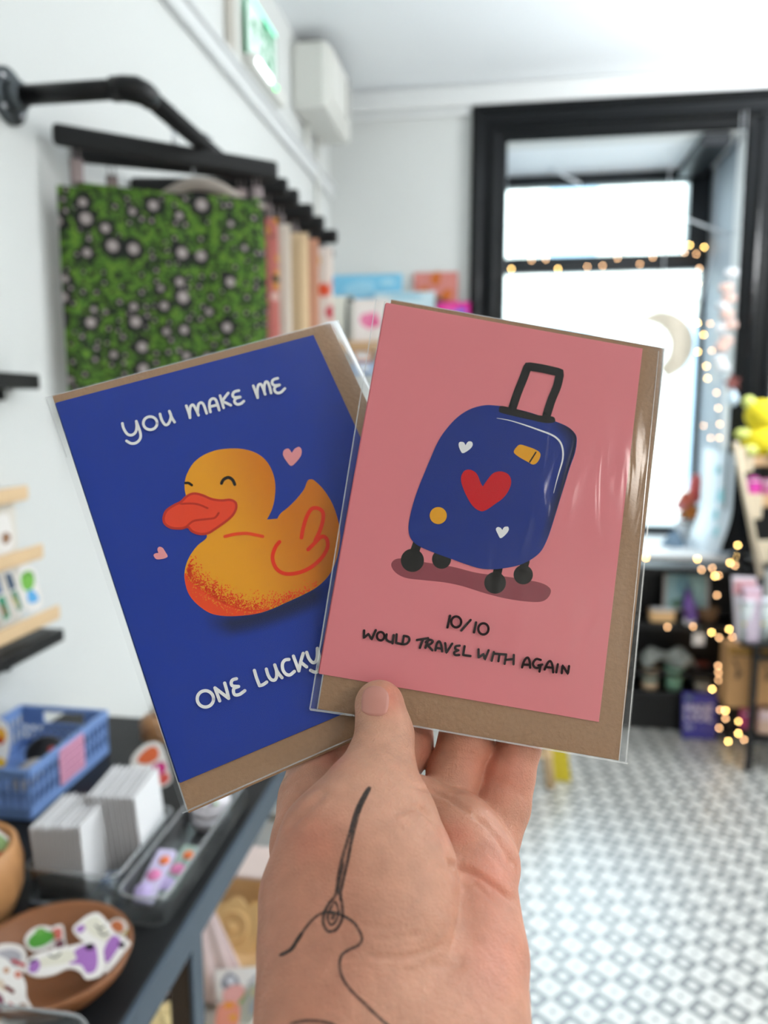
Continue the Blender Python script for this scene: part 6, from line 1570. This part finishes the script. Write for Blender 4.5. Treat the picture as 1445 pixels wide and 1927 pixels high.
for i, (x, c, w_, h_, lab) in enumerate(((1412, (222, 70, 176), .05, .075, 'magenta pouch on the second wooden shelf at the right edge'), (1440, (196, 116, 160), .06, .065, 'dusty pink pouch beside the magenta one at the right edge'))):
    p = at(x, 930, Y=YR+.05); t = thing('pouch', lab, 'pouch', (p.x+.01, YR+.06, zs2)); mb = MB(); mb.box((p.x+.012, YR+.06, zs2+h_/2), (w_, .04, h_), 0, .015); part('body', mb, mat('pouch_%d' % i, c, .6, var=.1, scale=30), t)
    mb = MB(); mb.box((p.x+.012, YR+.038, zs2+h_*.8), (w_*.8, .004, .006), 0, .002); part('zip', mb, card_white, t)
# goods on the rack shelves
zA, zB = zr[0], zr[1]
for i, (x, ptop, w_px, base, top_, lab) in enumerate(((1378, 1086, 34, (226, 214, 222), (206, 150, 156), 'white and pink printed bag hanging on the left end of the rack'),
        (1398, 1104, 26, (206, 190, 206), (226, 190, 206), 'pale lilac bag in front of the white and pink one on the rack'))):
    Y = YR-.02-.03*i; p = at(x, ptop, Y=Y); b_ = at(x, 1205, Y=Y); w = at(x+w_px, 1100, Y=Y).x-at(x, 1100, Y=Y).x; h = p.z-b_.z
    t = thing('gift_bag', lab, 'bag', (p.x+w/2, Y, b_.z)); 
    mb = MB(); mb.prism([(0, h), (w*1.3, h), (w*1.3, 0), (w*.45, 0)], .03, Matrix(((1, 0, 0, p.x), (0, 0, -1, Y+.015), (0, 1, 0, b_.z), (0, 0, 0, 1)))); part('body', mb, mat('bag_paper_%d' % i, base, .6, var=.15, scale=30), t)
    mb = MB(); mb.box((p.x+w*.65, Y-.016, b_.z+h*.85), (w*1.2, .003, h*.22), 0, .001); part('header', mb, mat('bag_head_%d' % i, top_, .6, var=.1, scale=30), t)
for i, (x, lab) in enumerate(((1405, 'tall white tumbler with yellow flowers, left of the rack post'), (1440, 'white and yellow tumbler at the right edge behind the rack post'))):
    Y = YR-.04; r = at(x+16, 1150, Y=Y).x-at(x, 1150, Y=Y).x; zt_ = at(x, 1126, Y=Y).z; zb_ = at(x, 1206, Y=Y).z; p = at(x, 1160, Y=Y)
    t = thing('tumbler', lab, 'tumbler', (p.x, Y, zb_), group='tumblers on the rack'); h = zt_-zb_
    mb = MB(); mb.lathe([(0, 0), (r*.62, 0), (r*.95, h*.93), (0, h*.94)], (p.x, Y, zb_), 20); part('body', mb, mat('tumbler_white', (206, 214, 214), .35, var=.08, scale=30), t)
    mb = MB(); mb.lathe([(r, h*.90), (r*1.08, h*.93), (r*1.05, h), (0, h)], (p.x, Y, zb_), 20); part('lid', mb, mat('tumbler_lid', (228, 232, 240), .3), t)
    for q in range(4): mb = MB(); mb.ball((p.x-r*.7*math.sin(q-1.5)*1.0, Y-r*.70*math.cos(q-1.5), zb_+h*(.75-.16*(q % 3))), r*.26, 6, (1, .5, 1)); part('flower', mb, mat('tumbler_yellow', (226, 200, 50), .5), t)
zc = at(1395, 1206, Y=YR-.05).z
t = thing('display_board', 'black ledge on the rack carrying the bags and tumblers', 'ledge', (xp_+.2, YR-.05, zc-.012)); mb = MB(); mb.box((xp_+.24, YR-.03, zc-.008), (.64, .13, .012), 0, .002); part('board', mb, rk, t)
kb = mat('kraft_box', (186, 140, 92), .75, var=.08, scale=20)
for i, (x0, x1, y0, y1, Y, lab) in enumerate(((1372, 1420, 1218, 1334, YR+.03, 'tan cardboard box with a black drawing left of the rack post'), (1428, 1500, 1222, 1330, YR+.03, 'tan cardboard box at the right edge behind the rack post'))):
    a, b = at(x0, y0, Y=Y), at(x1, y1, Y=Y); t = thing('cardboard_box', lab, 'box', ((a.x+b.x)/2, Y+.06, b.z), group='cardboard boxes on the rack')
    mb = MB(); mb.box(((a.x+b.x)/2, Y+.06, (a.z+b.z)/2), (b.x-a.x, .12, a.z-b.z), 0, .003); part('body', mb, kb, t)
    mb = MB(); mb.tube(smooth_path([(a.x+.02, Y-.001, a.z-.05), (a.x+.04, Y-.001, a.z-.09), (a.x+.035, Y-.001, a.z-.13), (a.x+.055, Y-.001, a.z-.10)], 4), .004, 5); mb.box(((a.x+b.x)/2, Y-.001, a.z-.03), ((b.x-a.x)*.8, .002, .006)); part('drawing', mb, mat('black_print', (40, 36, 34), .6), t)
    mb = MB(); mb.box(((a.x+b.x)/2, Y+.002, a.z-.012), (b.x-a.x+.002, .01, .03), 0, .001); part('flap', mb, mat('amber_flap', (176, 130, 60), .6), t)
a, b = at(1398, 1337, Y=YR+.02), at(1418, 1378, Y=YR+.02)
t = thing('pouch', 'hot pink pouch low on the rack beside its black post', 'pouch', ((a.x+b.x)/2, YR+.05, b.z)); mb = MB(); mb.box(((a.x+b.x)/2+.004, YR+.06, (a.z+b.z)/2), (b.x-a.x, .05, a.z-b.z), 0, .012); part('body', mb, mat('hot_pink', (206, 70, 126), .6), t)
mb = MB(); mb.box(((a.x+b.x)/2+.004, YR+.033, a.z-.02), ((b.x-a.x)*.8, .004, .006), 0, .001); part('zip', mb, card_white, t)
a, b = at(1429, 1338, Y=YR+.02), at(1480, 1384, Y=YR+.02)
t = thing('cardboard_box', 'pale pink and tan box on the lowest rack shelf at the right edge', 'box', ((a.x+b.x)/2, YR+.06, b.z)); mb = MB(); mb.box(((a.x+b.x)/2, YR+.08, (a.z+b.z)/2), (b.x-a.x, .12, a.z-b.z), 0, .003); part('body', mb, mat('pale_tan', (206, 172, 150), .7), t); mb = MB(); mb.box(((a.x+b.x)/2, YR+.017, a.z-.02), ((b.x-a.x), .006, .04), 0, .002); part('band', mb, mat('pale_pinkish', (214, 186, 186), .7), t)

# ------------------------------------------------------------------ small easel seen between the fingers and the card
e0 = at(1036, 1482, Z=0.0)
t = thing('floor_easel', 'small pale wooden easel on the patterned floor beside the little finger', 'easel', (e0.x-.05, e0.y+.05, 0))
for top, foot in (((e0.x-.055, e0.y+.05, .42), (e0.x, e0.y, 0)), ((e0.x-.085, e0.y+.05, .42), (e0.x-.16, e0.y+.01, 0)), ((e0.x-.07, e0.y+.06, .42), (e0.x-.06, e0.y+.24, 0))):
    mb = MB(); mb.tube([top, foot], .019, 8); part('leg', mb, pine, t)
mb = MB(); mb.box((e0.x-.075, e0.y+.012, .13), (.16, .03, .016), 0, .003); part('crossbar', mb, pine, t)
y0 = at(1056, 1458, Z=0.0)
t = thing('floor_sign', 'yellow folded floor sign behind the wooden easel', 'sign', (y0.x, y0.y, 0))
ym = mat('yellow_plastic', (206, 186, 44), .5, var=.06)
for s in (-1, 1):
    mb = MB(); mb.prism([(-.05, 0), (.035, 0), (-.005, .30), (-.05, .30)], .008, Matrix.Translation((y0.x, y0.y+s*.05, 0)) @ Matrix.Rotation(PI/2+s*.16, 4, 'X')); part('panel', mb, ym, t)

# ------------------------------------------------------------------ fairy lights
bulb_m = mat('warm_bulb', (255, 214, 140), .3, var=0, emit=(255, 206, 120), estr=26)
bulb_dim = mat('dim_bulb', (255, 220, 180), .3, var=0, emit=(255, 196, 140), estr=12)
wire_m = mat('clear_wire', (90, 90, 80), .4, var=0)
def string_lights(label, pts, Ys, group=None, r=.0046):
    P = [at(x, y, Y=Yv) for (x, y, k), Yv in zip(pts, Ys)]
    t = thing('fairy_lights', label, 'fairy lights', P[0], group=group)
    mb = MB(); mb.tube([tuple(p+Vector((0, .006, 0))) for p in P], .0010, 5); part('wire', mb, wire_m, t)
    for (x, y, k), p in zip(pts, P):
        mb = MB(); mb.ball(p, r, 6); part('bulb', mb, bulb_m if k else bulb_dim, t)
B = 1
desk = [(1215,1050,1),(1312,1052,1),(1320,1072,0),(1340,1069,0),(1345,1084,1),(1352,1083,0),(1374,1059,1),(1383,1064,0),(1392,1071,0),(1387,1047,1),(1388,1026,1)]
string_lights('warm fairy lights strung along the front of the window sill', desk, [3.52]*len(desk), 'strings of fairy lights')
drop = [(1349,1120,0),(1256,1180,0),(1304,1179,0),(1339,1190,1),(1353,1200,0),(1372,1184,1),(1378,1199,0),(1392,1210,1),(1369,1232,1),(1351,1253,0),(1352,1266,0),(1352,1280,0),(1371,1271,1),(1340,1297,1),(1359,1312,1),(1355,1336,0),(1365,1337,1),(1365,1352,0),(1353,1370,0),(1390,1358,1),(1389,1380,1),(1400,1392,0),(1370,1395,1)]
string_lights('warm fairy lights tumbling down the black stand to the floor', drop, [3.50 if y < 1290 else 3.42 for _, y, _k in drop], 'strings of fairy lights')
win = [(962,553,0),(960,532,0),(962,506,1),(958,480,0),(1000,490,0),(1027,488,0),(1050,506,1),(1105,502,0),(1134,500,0),(1162,486,0),(1188,470,0),(1204,497,0),(1228,484,0),(1270,469,1),(1288,475,0),(1298,461,1),(1310,478,0),(1325,465,1)]
string_lights('fairy lights draped along the black window crossbar', win, [4.30]*len(win), 'strings of fairy lights')
side = [(1316,505,0),(1314,534,0),(1313,608,1),(1336,609,0),(1324,630,1),(1313,662,1),(1339,660,0),(1329,689,1),(1331,712,1),(1348,739,0),(1351,768,0),(1354,798,0),(1324,801,0),(1337,824,0),(1353,824,0)]
string_lights('fairy lights hanging down the right side of the window bay', side, [min(4.12, at(x, y, X=OX1-.02).y) for x, y, _k in side], 'strings of fairy lights')
